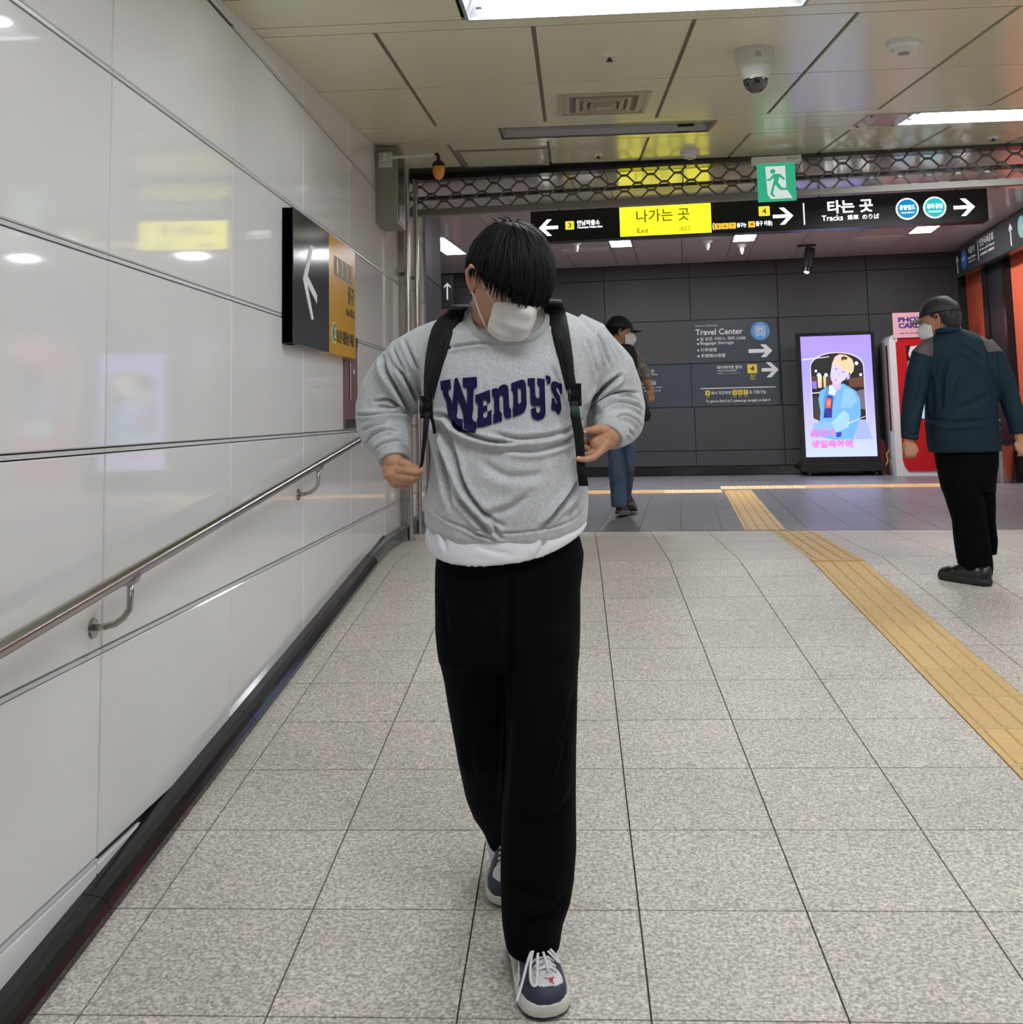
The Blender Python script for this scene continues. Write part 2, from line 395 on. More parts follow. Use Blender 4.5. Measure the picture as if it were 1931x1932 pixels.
# ------------------------------------------------------------------ left wall
PW, PY1, H, J2 = 1.0429, 2.7877, .5174, 1.302
zr = [J2+(2-j)*H for j in range(-1, 7)]        # joint heights top to bottom
wl = struct('wall_left')
MB().prism_xy([(XL-.25, -5), (XL-.014, -5), (XL-.014, 10.12), (XL-.25, 10.12)], -1.2, 3.2).build('backing', M_joint, wl)
def panel(y0, y1, z0, z1, m):
    # cut by the sloping curb below and the ceiling above
    P = [(y0, z0), (y1, z0), (y1, z1), (y0, z1)]
    P = clip(P, S, -1, S*YB-.045) if y0 < YB-.3 else P
    P = [(a, max(b_, .07) if a > YB-.2 else b_) for a, b_ in P]
    P = clip(P, -.076, 1, 2.105+.0) if y1 < 8.2 else clip(P, 0, 1, 2.85)
    if len(P) < 3 or area(P) < .002: return
    n_ = len(P); a_ = sum(P[i][0]*P[(i+1) % n_][1]-P[(i+1) % n_][0]*P[i][1] for i in range(n_))
    if a_ < 0: P = P[::-1]
    c = .0035; cx = sum(p[0] for p in P)/n_; cz = sum(p[1] for p in P)/n_
    back = [(XL-.012, a, b_) for a, b_ in P]; mid = [(XL-.003, a, b_) for a, b_ in P]
    fr = [(XL, a-math.copysign(c, a-cx), b_-math.copysign(c, b_-cz)) for a, b_ in P]
    b = MB().loft([back, mid, fr]); return b.build('wall_panel', m, wl)
ys = [PY1+(i-1)*PW for i in range(-7, 9)]
for i in range(len(ys)-1):
    if ys[i] > 8.9: break
    y1 = min(ys[i+1], 8.957)
    for j in range(len(zr)-1):
        panel(ys[i]+.003, y1-.003, zr[j+1]+.009, zr[j]-.009, M_enamel)
    panel(ys[i]+.003, y1-.003, zr[0]+.009, 3.3, M_enamel)
for a, b_ in ((8.957, 9.54), (9.54, 10.12)):
    for z0, z1 in ((.07, .9), (.9, 1.48), (1.48, 2.07), (2.07, 2.85)):
        panel(a+.002, b_-.002, z0+.003, z1-.003, M_greymetal)
MB().box(XL-.25, XL, 10.12, 10.135, 0, 3.1).build('end_cap', M_greymetal, wl)
for j, z in enumerate(zr):
    for i in range(len(ys)-1):
        if ys[i] > 8.9: break
        y0, y1 = ys[i], min(ys[i+1], 8.95)
        if z < ramp_z(y1)+.06: continue
        y0 = max(y0, (z-.07)/S+YB) if False else y0
        if z > ceil_z(y0): continue
        MB().box(XL-.012, XL-.0005, y0+.002, y1-.002, z-.0052, z+.0052).build('joint_profile', M_rail, wl)
# the low black curb that follows the ramp
bl = struct('baseboard_left')
prof = [(XL-.01, -.05), (XL-.01, .055), (XL+.028, .05), (XL+.05, .044), (XL+.066, .034), (XL+.074, .018), (XL+.076, -.05)]
ycut = [-4.5+1.2*k for k in range(10)]
for k in range(len(ycut)-1):
    y0, y1 = ycut[k]+.0015, min(ycut[k+1], YB)-.0015
    if y0 > YB: break
    MB().loft([[(x, y, ramp_z(y)+z) for x, z in prof] for y in (y0, y1)]).build('curb_stone', M_curb, bl, smooth=False)
prof2 = [(XL-.01, -.02), (XL-.01, .092), (XL+.012, .092), (XL+.03, .075), (XL+.04, -.02)]
M_base2 = mat('grey base stone', rgb(70, 70, 72), .3, noise=(80, .15, (1, 1, 1), 2))
MB().loft([[(XL-.01, YB, -.02), (XL-.01, YB, .055), (XL+.028, YB, .05), (XL+.066, YB, .034), (XL+.076, YB, -.02)], [(x, YB+.6, z) for x, z in prof2]]).build('curb_stone', M_base2, bl)
MB().loft([[(x, y, z) for x, z in prof2] for y in (YB+.6, 10.13)]).build('curb_stone', M_base2, bl)

# ------------------------------------------------------------------ ceiling of the passage
ce = struct('ceiling')
zc = lambda x, y: ceil_z(y)
YE = 7.72
b = MB(); b.prism_xy([(XL-.2, -5), (4.9, -5), (4.9, YE-.4), (XL-.2, YE)], lambda x, y: zc(x, y)+.095, lambda x, y: zc(x, y)+.2).build('backing', M_ceilgap, ce)
gx = [XL-.02, -.775, -.123, .53, 1.18, 1.815, 2.45, 3.1, 3.75, 4.4]
def cp(x0, x1, y0, y1, g=.0045, gx_=.010, m=None):
    P = [(x0+gx_, y0+g), (x1-gx_, y0+g), (x1-gx_, y1-g), (x0+gx_, y1-g)]
    b = MB().prism_xy(P, lambda x, y: zc(x, y), lambda x, y: zc(x, y)+.012); return b.build('ceiling_panel', m or M_ceil, ce)
# two light bays: [3.70,4.06] and [6.30,6.66]; the rest are unseen, added back along the passage for more light
bays = [(-4.10, -3.74), (-1.50, -1.14), (1.10, 1.46), (3.70, 4.06), (6.30, 6.66)]
for bi, (a, b_) in enumerate(bays):
    nx = bays[bi+1][0] if bi+1 < len(bays) else None
    for x0, x1 in zip(gx[:-1], gx[1:]):
        pass
    # long flank strips beside the lights
    for s0, s1 in ((b_, b_+.13),):
        for x0, x1 in ((gx[0], .53), (.53, 2.45), (2.45, 4.4)): cp(x0, x1, s0, s1, gx_=.0005)
    if nx is None:
        rows = [(b_+.13, 7.72)]
    else:
        mid = b_+.13+(nx-.13-b_-.13)/2
        rows = [(b_+.13, mid), (mid, nx-.13)]
        for x0, x1 in ((gx[0], .53), (.53, 2.45), (2.45, 4.4)): cp(x0, x1, nx-.13, nx, gx_=.0005)
    for x0, x1 in zip(gx[:-1], gx[1:]):
        for r0, r1 in rows: cp(x0, x1, r0, r1)
    for x0 in gx[1:-1]:
        r0, r1 = rows[0][0], rows[-1][1]
        MB().prism_xy([(x0-.014, r0+.002), (x0+.014, r0+.002), (x0+.014, r1-.002), (x0-.014, r1-.002)], lambda x, y: zc(x, y)+.0125, lambda x, y: zc(x, y)+.02).build('groove_strip', M_groove, ce)
# strips of plain panel between fixtures within each bay
fix = []   # (bay, x0, x1, lit)
for bi in range(len(bays)):
    a, b_ = bays[bi]
    if bi == 4: L = [(-.40, .895, False), (2.07, 3.36, True)]; plain = [(gx[0], -.40), (.895, 1.80), (3.36, 4.4)]
    else: L = [(-.374, .93, bi > 1), (2.07, 3.36, True)]; plain = [(gx[0], -.40), (.93, 2.07), (3.36, 4.4)]
    for x0, x1, lit in L: fix.append((bi, x0, x1, lit))
    for x0, x1 in plain: cp(x0, x1, a, b_, gx_=.0008)
lab = {(3, 0): 'bright twin tube light fitting nearest the camera, cut by the top edge', (4, 0): 'unlit recessed light fitting in the ceiling above the walking man',
       (4, 1): 'lit twin tube fitting at the upper right next to a pink plate', (3, 1): 'lit ceiling fitting to the right of the nearest one'}
cnt = {}
for bi, x0, x1, lit in fix:
    a, b_ = bays[bi]; k = cnt.get(bi, 0); cnt[bi] = k+1
    t = thing('ceiling_light', lab.get((bi, k), 'unseen twin tube fitting added over and behind the camera for light, row %s side %s' % (('far', 'middle', 'near', 'front', 'front')[bi], ('left', 'right')[k])), 'light', ((x0+x1)/2, a, ceil_z(a)), (CA, 0, 0))
    hw = (x1-x0)/2; D = .36
    b = MB(); b.add([(-hw, 0, 0), (hw, 0, 0), (hw, D, 0), (-hw, D, 0), (-hw+.04, .05, .085), (hw-.04, .05, .085), (hw-.04, D-.05, .085), (-hw+.04, D-.05, .085)],
                    [(4, 5, 6, 7), (0, 1, 5, 4), (1, 2, 6, 5), (2, 3, 7, 6), (3, 0, 4, 7)])
    b.build('reflector', M_refl, t)
    b = MB(); b.box(-hw-.012, hw+.012, -.006, .004, -.004, .01); b.box(-hw-.012, hw+.012, D-.004, D+.006, -.004, .01); b.box(-hw-.012, -hw+.002, 0, D, -.004, .01); b.box(hw-.002, hw+.012, 0, D, -.004, .01)
    b.build('frame', M_refl if lit else M_steel, t)
    for yy in ((.11, .25) if lit else ()):
        b = MB().cyl((-hw+.055, yy, .045), (hw-.055, yy, .045), .019, 14); b.build('tube', M_tube, t, smooth=False)
    if not lit:
        MB().box(-hw+.05, hw-.05, .09, .27, .03, .05).build('gear_tray', M_refl, t)
        for xx in (hw-.2,):
            for yy in (.11, .25): MB().box(xx, xx+.1, yy-.012, yy+.012, .015, .03).build('lamp_holder', M_black, t)
    else:
        for sx in (-1, 1):
            for yy in (.11, .25): MB().box(sx*(hw-.05)-.012, sx*(hw-.05)+.012, yy-.016, yy+.016, .01, .07).build('lamp_holder', M_white, t)
# blank plate with a faint pink label beside the lit fitting
pt = thing('label_plate', 'pink tinted blank plate fixed in the ceiling beside the lit fitting', 'plate', (1.80, 6.30, ceil_z(6.3)), (CA, 0, 0))
MB().box(0, .262, .0, .36, -.008, .004).build('plate', mat('pink plate', rgb(196, 172, 172), .15), pt)
for x, y in ((.02, .02), (.24, .02), (.02, .34), (.24, .34)): MB().cyl((x, y, -.013), (x, y, -.007), .008, 10).build('screw', M_black, pt)
MB().box(.09, .2, .09, .27, -.0095, -.0075).build('sticker', mat('pink sticker', rgb(205, 150, 152), .4), pt)

# ceiling furniture
def on_ceil(name, label, cat, x, y, group=None): return thing(name, label, cat, (x, y, ceil_z(y)), (CA, 0, 0), group)
t = on_ceil('ceiling_vent', 'rectangular stepped air diffuser in the passage ceiling', 'vent', .205, 5.70)
for k, (hx, hy, z0, z1) in enumerate(((.245, .265, 0, -.012), (.205, .225, -.004, .028), (.15, .165, .006, -.006), (.11, .12, -.002, .03), (.07, .075, .008, -.008))):
    w_ = .022
    b = MB()
    for sx0, sx1, sy0, sy1 in ((-hx, hx, -hy, -hy+w_), (-hx, hx, hy-w_, hy), (-hx, -hx+w_, -hy+w_, hy-w_), (hx-w_, hx, -hy+w_, hy-w_)): b.box(sx0, sx1, sy0, sy1, min(z0, z1)-.004*k, max(z0, z1)-.004*k if k % 2 == 0 else .01)
    b.build('louvre_ring' if k else 'frame', mat('vent paint', rgb(176, 172, 150), .35), t)
MB().box(-.2, .2, -.22, .22, -.001, .0).build('backing', M_ceilgap, t)
MB().box(-.045, .045, -.05, .05, -.03, -.022).build('centre_plate', mat('vent paint', rgb(176, 172, 150), .35), t)
t = on_ceil('access_hatch', 'square metal framed access hatch in the ceiling by the amber beacon', 'hatch', -.445, 7.18)
b = MB(); b.box(-.31, .31, -.17, -.15, -.012, .0); b.box(-.31, .31, .50, .52, -.012, 0); b.box(-.31, -.285, -.15, .5, -.012, 0); b.box(.285, .31, -.15, .5, -.012, 0); b.build('frame', mat('hatch frame', rgb(150, 147, 140), .3, metal=.6), t)
MB().box(-.283, .283, -.148, .498, -.006, 0).build('door', M_ceil, t)
t = on_ceil('dome_camera', 'white dome security camera with a dark glass ball under the ceiling', 'camera', .855, 4.70)
M_camw = mat('camera shell', rgb(200, 200, 192), .35)
o = MB().lathe((0, 0, -.14), [(.001, .012), (.056, .012), (.066, .022), (.078, .045), (.082, .06), (.082, .075), (.088, .08), (.088, .14)], 32).build('housing', M_camw, t, smooth=False); autosmooth(o)
o = MB().ball((0, 0, -.134), .056, 24, 12, (1, 1, 1.15), -1, .2).build('glass_dome', mat('smoked glass', rgb(8, 8, 10), .05, spec=.9, coat=1.), t, smooth=True)
o = MB().lathe((0, 0, -.136), [(.0565, 0), (.0605, .004), (.0605, .012), (.056, .012)], 28).build('bezel', M_camw, t); autosmooth(o)
MB().cyl((0, -.083, -.04), (0, -.0885, -.04), .014, 16).build('badge', mat('badge grey', rgb(165, 165, 160), .4), t)
def smoke(lbl, x, y, s=1., dark=False):
    t = on_ceil('smoke_detector', lbl, 'smoke detector', x, y, None)
    o = MB().lathe((0, 0, -.03*s), [(.03*s, -.02*s), (.045*s, -.018*s), (.05*s, 0), (.068*s, .01*s), (.07*s, .03*s)][::1], 24).build('base', M_white, t); autosmooth(o)
    o = MB().lathe((0, 0, -.056*s), [(.001, 0), (.022*s, .0), (.028*s, .012*s), (.03*s, .02*s)], 20).build('sensor', mat('sensor grey', rgb(150, 150, 148), .3), t); autosmooth(o)
smoke('white smoke detector right of the dome camera', 1.50, 4.66, 1.05)
smoke('smaller smoke detector below the pink plate near the shutter', 2.21, 7.30, .95)
smoke('dark smoke detector above the running man sign', .865, 7.42, .95, True)
def sprinkler(lbl, x, y):
    t = on_ceil('sprinkler', lbl, 'sprinkler', x, y)
    o = MB().lathe((0, 0, -.012), [(.034, 0), (.036, .006), (.036, .012)], 20).build('escutcheon', M_white, t); autosmooth(o)
    o = MB().lathe((0, 0, -.045), [(.016, .018), (.016, .021), (.008, .024), (.008, .034), (.012, .036)], 14).build('head', M_blackm, t); autosmooth(o)
sprinkler('ceiling sprinkler between the top light and the air diffuser', .205, 4.70)
sprinkler('ceiling sprinkler next to the access hatch', .22, 7.40)
sprinkler('ceiling sprinkler at the far right above the shutter', 2.89, 7.25)

# ------------------------------------------------------------------ hall shell
hc = struct('ceiling', tuple(HO), (0, 0, HA))
MB().box(-9, 5.5, 1.5, 7.2, 2.862, 2.95).box(-2.2, 5.5, -.02, 1.5, 2.665, 2.95).build('backing', M_ceilgap, hc)
MB().box(-2.2, 4.47, 1.48, 1.5, 2.655, 2.85).build('soffit_edge', M_ceil2, hc)
us = [-.58*k-2.04 for k in range(8, 0, -1)]+[-2.04, -1.76, -1.18, -.58, 0, .28, .86, 1.44, 1.72, 2.30, 2.88, 3.44, 3.72, 4.47]
us = [u for u in us]
lights_u = [(-2.04, -1.76), (0, .28), (1.44, 1.72), (3.44, 3.72)]
for a, b_ in zip(us[:-1], us[1:]):
    isl = any(abs(a-l[0]) < .01 for l in lights_u)
    for v0, v1 in ((.06, .75), (.75, 1.48), (1.505, 2.43), (2.43, 3.66), (3.66, 4.94), (4.94, 6.683)):
        if isl and v0 == 3.66: continue
        zz_ = 2.653 if v1 < 1.5 else 2.85
        if v1 < 1.5 and a < -2.2: continue
        MB().box(a+.004, b_-.004, v0+.003, v1-.003, zz_, zz_+.012).build('ceiling_panel', M_ceil2, hc)
ll = ['lit rectangular hall light just left of the walking man\'s head', 'lit hall light under the arrow end of the yellow sign', 'lit hall light under the small amber numerals', 'lit hall light under the blue and teal roundels']
for (a, b_), l_ in zip(lights_u, ll):
    t = thing('ceiling_light', l_, 'light', tuple(hall((a+b_)/2, 4.3, 2.85)), (0, 0, HA))
    MB().box(-.118, .118, -.63, .63, -.004, .008).build('diffuser', M_diff, t)
    b = MB(); b.box(-.136, -.12, -.64, .64, -.008, .012); b.box(.12, .136, -.64, .64, -.008, .012); b.box(-.12, .12, -.64, -.631, -.008, .012); b.box(-.12, .12, .631, .64, -.008, .012); b.build('frame', M_white, t)
# soffit between the passage ceiling and the hall ceiling
b = MB(); b.box(-1.6, 4.7, -.02, .05, 2.70, 2.95); b.build('trim_1', M_greymetal).location = tuple(HO); bpy.data.objects['trim_1'].rotation_euler = (0, 0, HA); bpy.data.objects['trim_1']['kind'] = 'structure'
wf = struct('wall_far', tuple(hall(0, 6.683)), (0, 0, HA))
MB().box(-9, 5.2, .014, .2, 0, 3.1).build('backing', M_joint, wf)
uu = [-.208+1.155*(k-7) for k in range(0, 13)]
uu = [u if u < 4.3 else 4.47 for u in uu]
zz = [.12, .325, .905, 1.485, 2.068, 2.65, 2.85]
SG = {(7, 2): 'c', (8, 2): 'b', (8, 3): 'a'}
for i in range(len(uu)-1):
    if uu[i] >= 4.46: break
    for j in range(len(zz)-1):
        if (i, j) in SG: continue
        MB().cbox(uu[i]+.0055, uu[i+1]-.0055, 0, .014, zz[j]+.005, zz[j+1]-.005, .003).build('wall_panel', M_farwall, wf)
bf = struct('baseboard_far', tuple(hall(0, 6.683)), (0, 0, HA))
for k in range(16): MB().box(-8.4+k*.8+.002, -7.6+k*.8-.002, -.02, .01, 0, .115).build('base_stone', M_curb, bf)
# right wall, orange
wr = struct('wall_right', tuple(HO), (0, 0, HA))
MB().box(4.49, 4.7, -12.9, 6.9, -.6, 3.1).build('backing', M_joint, wr)
MB().box(4.40, 4.49, 6.62, 6.70, 0, 2.85).build('corner_post', M_blackm, wr)
for v0, v1 in ((5.62, 6.60), (3.3, 4.70), (1.8, 3.29), (.3, 1.79), (-1.5, .29), (-3.3, -1.51), (-5.1, -3.31), (-7., -5.11), (-9, -7.01), (-11, -9.01), (-12.9, -11.01)):
    MB().box(4.475, 4.49, v0, v1, -.6, 2.85).build('wall_panel', M_orange if v0 > 0 or v0 == -9 else M_enamel, wr)  # near panels unseen, white; one orange stands in for a poster giving red reflections
b = MB(); b.box(4.42, 4.49, 4.72, 5.60, 0, 2.62); b.build('door_frame', M_blackm, wr)
MB().box(4.40, 4.43, 5.42, 5.60, 0, 2.62).build('jamb', M_black, wr); MB().box(4.40, 4.43, 4.72, 4.80, 0, 2.62).build('jamb', M_black, wr)
MB().box(4.47, 4.49, 4.70, 5.62, 2.62, 2.85).build('wall_panel', M_orange, wr)
wb = struct('wall_back'); MB().box(-1.5, 4.9, -5.1, -5., -1.3, 3).build('plaster', mat('back wall', rgb(190, 190, 188), .5), wb)
wl2 = struct('wall_hall_left', tuple(HO), (0, 0, HA)); MB().box(-9.1, -9, .0, 7, 0, 3.1).build('plaster', M_farwall, wl2)
wl3 = struct('wall_hall_near', tuple(HO), (0, 0, HA)); MB().box(-9.1, -1.7, .9, 1.0, 0, 3.1).build('plaster', M_farwall, wl3)
# ------------------------------------------------------------------ rolling shutter in its head rail
M_bar = mat('grille bar', rgb(120, 116, 112), .3, metal=.9)
gt = thing('rolling_shutter', 'wavy steel rolling grille retracted under the ceiling above the passage mouth', 'shutter', tuple(hall(0, 0)), (0, 0, HA))
GU0, GU1 = -1.25, 4.46
MB().box(GU0, GU1, -.05, .05, 2.655, 2.70).build('head_rail', M_steeld, gt)
MB().box(GU0, GU1, .09, .13, 2.53, 2.555).build('guide_bar', M_steeld, gt)
b = MB().box(GU0, GU1, -.03, .03, 2.385, 2.418).box(GU0, GU1, -.022, .022, 2.418, 2.432); b.build('bottom_rail', mat('rail aluminium', rgb(140, 136, 130), .5, metal=.6), gt)
per = .192; nper = int((GU1-GU0)/per)
lv = [2.642, 2.582, 2.522, 2.462]
def wave(k, flip):
    pts = []; N = nper*8
    for i in range(N+1):
        u = GU0+i*(GU1-GU0)/N; ph = 2*PI*i/8+(PI if flip else 0)
        c = math.cos(ph); pts.append((u, 0, lv[k]+.029*math.copysign(min(1, abs(c)*1.25), c)))
    return MB().tube(pts, .0075, 6)
for k in range(4):
    m = wave(k, k % 2).build('wave_bar', M_bar, gt, smooth=True)
lk = MB().box(-.016, .016, -.009, .009, -.009, .009).mesh('link', M_bar)
for k in range(4):
    for i in range(nper+1):
        u = GU0+(i+(.5 if k % 2 == 0 else 0))*(GU1-GU0)/nper
        if u > GU1: continue
        z = lv[k]-.03 if k < 3 else lv[k]-.034
        o = link('link', lk, gt); o.location = (u, 0, z)
# vertical guide rails at the left jamb
for nm, v, lb in (('a', -.50, 'front stainless guide rail beside the wall panels'), ('b', -.06, 'rear stainless guide rail at the shutter line')):
    p = hall(0, v); X = -1.165; Y = float(p[1])+.115
    t = thing('guide_rail', lb, 'rail', (X, Y, 0))
    o = MB().cyl((0, 0, 0), (0, 0, 2.66), .021, 18).build('tube', M_steel, t); autosmooth(o)
    o = MB().lathe((0, 0, 0), [(.04, 0), (.04, .006), (.024, .012)], 20).build('foot_flange', M_steel, t); autosmooth(o)
    for z in (.9, 1.9): MB().box(-.085, -.015, -.01, .01, z-.012, z+.012).build('wall_bracket', M_steel, t)
t = thing('jamb_profile', 'polished steel corner profile between white panels and grey panels', 'profile', (XL, 8.95, .09)); MB().box(0, .02, -.02, .012, 0, 2.7).build('profile', M_steel, t)
t = thing('side_channel', 'dark steel channel on the wall between the control box and the shutter rails', 'channel', (XL, 7.60, .09)); MB().box(0, .045, .0, .03, 0, 2.5).box(.0, .012, .03, .1, 0, 2.5).build('channel', M_steel, t)
MB().box(.055, .062, .002, .028, 1.2, 1.9).build('latch_strip', M_black, t)

# control box and amber beacon
t = thing('control_box', 'tall grey beige control box at the top of the white wall', 'box', (XL+.002, 6.72, 2.105))
MB().box(0, .14, 0, .33, 0, .49).build('body', M_boxgrey, t); MB().box(.0, .146, -.004, .336, .484, .493).build('lid', M_boxgrey, t)
MB().box(.14, .144, .05, .29, .02, .46).build('door', M_steeld, t)
t = thing('warning_beacon', 'amber warning lamp on a grey arm sticking out from the control box', 'lamp', (XL+.07, 6.716, 2.515))
MB().box(-.045, .045, -.006, 0, -.05, .05).build('mounting_plate', M_pipe, t)
b = MB().cyl((0, -.006, 0), (0, -.05, 0), .02, 16).cyl((0, -.05, -.025), (0, -.05, .03), .017, 14); o = b.build('swivel', M_pipe, t); autosmooth(o)
o = MB().tube([(0, -.05, 0), (.22, -.055, .008), (.23, -.055, .008), (.33, -.055, .012)], [.010, .010, .013, .013], 12).build('arm', M_pipe, t); autosmooth(o)
o = MB().tube([(.325, -.055, .012), (.345, -.055, .012), (.352, -.055, .0), (.352, -.055, -.03)], .011, 10).build('elbow', M_blackm, t); autosmooth(o)
o = MB().lathe((.352, -.055, -.07), [(.041, 0), (.042, .012), (.034, .03), (.016, .04), (.012, .044)], 24).build('cap', M_blackm, t); autosmooth(o)
o = MB().lathe((.352, -.055, -.155), [(.001, 0), (.01, .002), (.024, .012), (.033, .028), (.037, .05), (.039, .085)], 24).build('lens', M_amber, t); autosmooth(o, 60)
for kk in range(10):
    a = 2*PI*kk/10; MB().cyl((.352+.039*math.cos(a), -.055+.039*math.sin(a), -.075), (.352+.036*math.cos(a), -.055+.036*math.sin(a), -.115), .002, 5).build('lens_rib', M_amber, t)

# handrail
hr = thing('handrail', 'long stainless steel handrail climbing along the white wall', 'handrail', (XL+.086, 2.0, 0))
hz = lambda y: .411+(y-2.13)*(.734-.411)/(5.696-2.13)
pts = [(0, y-2.0, hz(y)) for y in (-3, 0, 2, 4, 6, 6.9)]+[(0, 5.15, hz(7.0)+.012), (0, 5.8, hz(7.0)+.045)]
o = MB().tube(pts, .0185, 20, round_ends=True).build('rail', M_steel, hr, smooth=True)
for yb in (-.7, 1.03, 2.76, 4.80, 6.55):
    zt = hz(yb)-.012
    b = MB().tube([(0, 0, 0), (0, 0, -.05), (0, -.004, -.078), (-.012, -.01, -.098), (-.032, -.016, -.112), (-.055, -.022, -.118), (-.084, -.028, -.12)], .0085, 12, flat=1.25)
    o = b.build('bracket', M_steel, hr, smooth=True); o.location = (0, yb-2.0, zt)
    c = MB().tube([(-.086, -.028, -.12), (-.079, -.028, -.12)], [.026, .024], 18); o2 = c.build('rosette', M_steel, o); autosmooth(o2)
    c = MB().tube([(0, -.016, 0), (0, .016, .003)], [.0205, .0205], 14); o3 = c.build('saddle', M_steel, o)

# ------------------------------------------------------------------ signs
# big hanging sign
HS = thing('hanging_sign', 'long black lit sign hanging across the hall with yellow exit panel and white arrows', 'sign', tuple(hall(.0804, 1.0, .0875)), (0, 0, HA)); HS.scale = (.8986,)*3
SU0, SU1, SZ0, SZ1 = -.563, 3.53, 2.468, 2.761
MB().cbox(SU0, SU1, 0, .16, SZ0, SZ1, .006).build('housing', M_black, HS)
for u in (-.3, .9, 2.1, 3.3): MB().cyl((u, .08, SZ1), (u, .08, 2.855), .012, 10).build('hanger', M_black, HS)
plate(HS, rect(.277, 1.115, 2.481, 2.753), E_yellow, -.004, 0, 'yellow_panel')
MB().box(.275, 1.117, -.006, 0, 2.753, 2.757).build('panel_edge', E_yel3, HS)
def T(s, u0, u1, z0, z1, m, par=HS, y=-.006, bold=0., **k): return text(s, u0, z0, u1-u0, z1-z0, par, m, y, bold, **k)
T('나가는 곳', .43, .92, 2.605, 2.725, M_ytext, bold=.02)
T('Exit', .435, .54, 2.503, 2.553, M_ytext, bold=.02); T('出口', .825, .92, 2.505, 2.553, M_ytext, bold=.02)
def arrow_part(par, cx, cz, L, hd, t_, ang, m, y0=-.005): plate(par, arrow(cx, cz, L, hd, t_, ang), m, y0, 0, 'arrow')
arrow_part(HS, -.395, 2.60, .18, .078, .03, PI, E_white)
def roundrect(x0, x1, z0, z1, r, n=5):
    P = []
    for cx, cz, a0 in ((x1-r, z1-r, 0), (x0+r, z1-r, PI/2), (x0+r, z0+r, PI), (x1-r, z0+r, 1.5*PI)):
        P += [(cx+r*math.cos(a0+PI/2*i/n), cz+r*math.sin(a0+PI/2*i/n)) for i in range(n+1)]
    return P
def numbox(par, x0, x1, z0, z1, s, m, mt, y=-.004):
    plate(par, roundrect(x0, x1, z0, z1, (x1-x0)*.08), m, y, 0, 'number_tile'); w_ = x1-x0
    text(s, x0+w_*.3, z0+(z1-z0)*.22, w_*.4, (z1-z0)*.56, par, mt, y-.002, .01)
numbox(HS, -.235, -.152, 2.572, 2.652, '3', E_yel3, M_ytext)
T('연남파출소', -.125, .09, 2.605, 2.655, E_white, bold=.012); T('Yeonnam Police Box', -.125, .115, 2.578, 2.598, E_white, bold=.01)
T('(', 1.125, 1.14, 2.5, 2.57, E_white, bold=.01)
for k, s in enumerate('567'): numbox(HS, 1.142+k*.066, 1.204+k*.066, 2.507, 2.562, s, E_yel2, M_otext)
T('출구는', 1.345, 1.43, 2.515, 2.557, E_white, bold=.015)
numbox(HS, 1.447, 1.508, 2.510, 2.566, '4', E_yel2, M_otext)
T('출구 이용)', 1.515, 1.66, 2.512, 2.565, E_white, bold=.015)
numbox(HS, 1.545, 1.645, 2.61, 2.70, '4', E_yel3, M_ytext)
arrow_part(HS, 1.76, 2.60, .18, .078, .03, 0, E_white)
plate(HS, rect(1.94, 1.952, 2.51, 2.71), emis('lit cool white', (.75, .82, 1, 1), 1.3), -.004, 0, 'divider')
T('타는 곳', 2.155, 2.55, 2.60, 2.72, E_white, bold=.022)
T('Tracks', 2.10, 2.285, 2.535, 2.585, E_white, bold=.006); T('乘車', 2.325, 2.42, 2.535, 2.58, E_white, bold=.006); T('のりば', 2.455, 2.60, 2.535, 2.58, E_white, bold=.01)
for u, c_, s1, s2 in ((2.845, (.0, .24, .55, 1), '공항철도', 'Airport Railroad'), (3.08, (.02, .52, .56, 1), '경의·중앙', 'Gyeongui Jungang')):
    plate(HS, disc(u, 2.61, .098), E_white, -.004, 0, 'roundel_rim'); plate(HS, disc(u, 2.61, .086), emis('lit '+s2, c_, 1.1), -.006, 0, 'roundel')
    T(s1, u-.068, u+.068, 2.60, 2.645, E_white, y=-.008, bold=.012); T(s2, u-.055, u+.055, 2.565, 2.583, E_white, y=-.008, bold=.008)
arrow_part(HS, 3.33, 2.60, .18, .078, .03, 0, E_white)

# running man sign
EX = thing('exit_sign', 'small green running man sign hanging in front of the shutter', 'sign', tuple(hall(1.37, -.30, 2.57)), (0, 0, HA))
MB().cbox(-.035, .305, -.03, .04, .0, .048, .004).build('mount', M_white, EX)
E_green = emis('lit green', (.02, .40, .22, 1), .95); E_pale = emis('lit pale', (.62, .72, .66, 1), 1.)
MB().box(0, .262, 0, .012, -.268, 0).build('panel', E_green, EX)
GM = lambda P: [(x*.262/280, -z*.268/280) for x, z in P]
MB().prism_xz(GM([(62, 20), (208, 20), (208, 190), (282-30, 262), (92, 262), (70, 228)]), -.003, 0).build('doorway', E_pale, EX)
man = MB()
man.prism_xz(GM([(115+20*math.cos(a*PI/8), 58+17*math.sin(a*PI/8)) for a in range(16)]), -.006, 0)
man.prism_xz(GM([(120, 78), (165, 78), (205, 118), (190, 126), (163, 100), (150, 140), (175, 182), (240, 190), (238, 202), (165, 200), (128, 158), (108, 225), (125, 243), (115, 250), (88, 228), (118, 130), (122, 104), (92, 128), (70, 126), (70, 114), (88, 112)]), -.006, 0)
man.build('running_figure', E_green, EX)
text('비상구', .21, .018, .07, .014, EX, M_boxgrey, -.031)

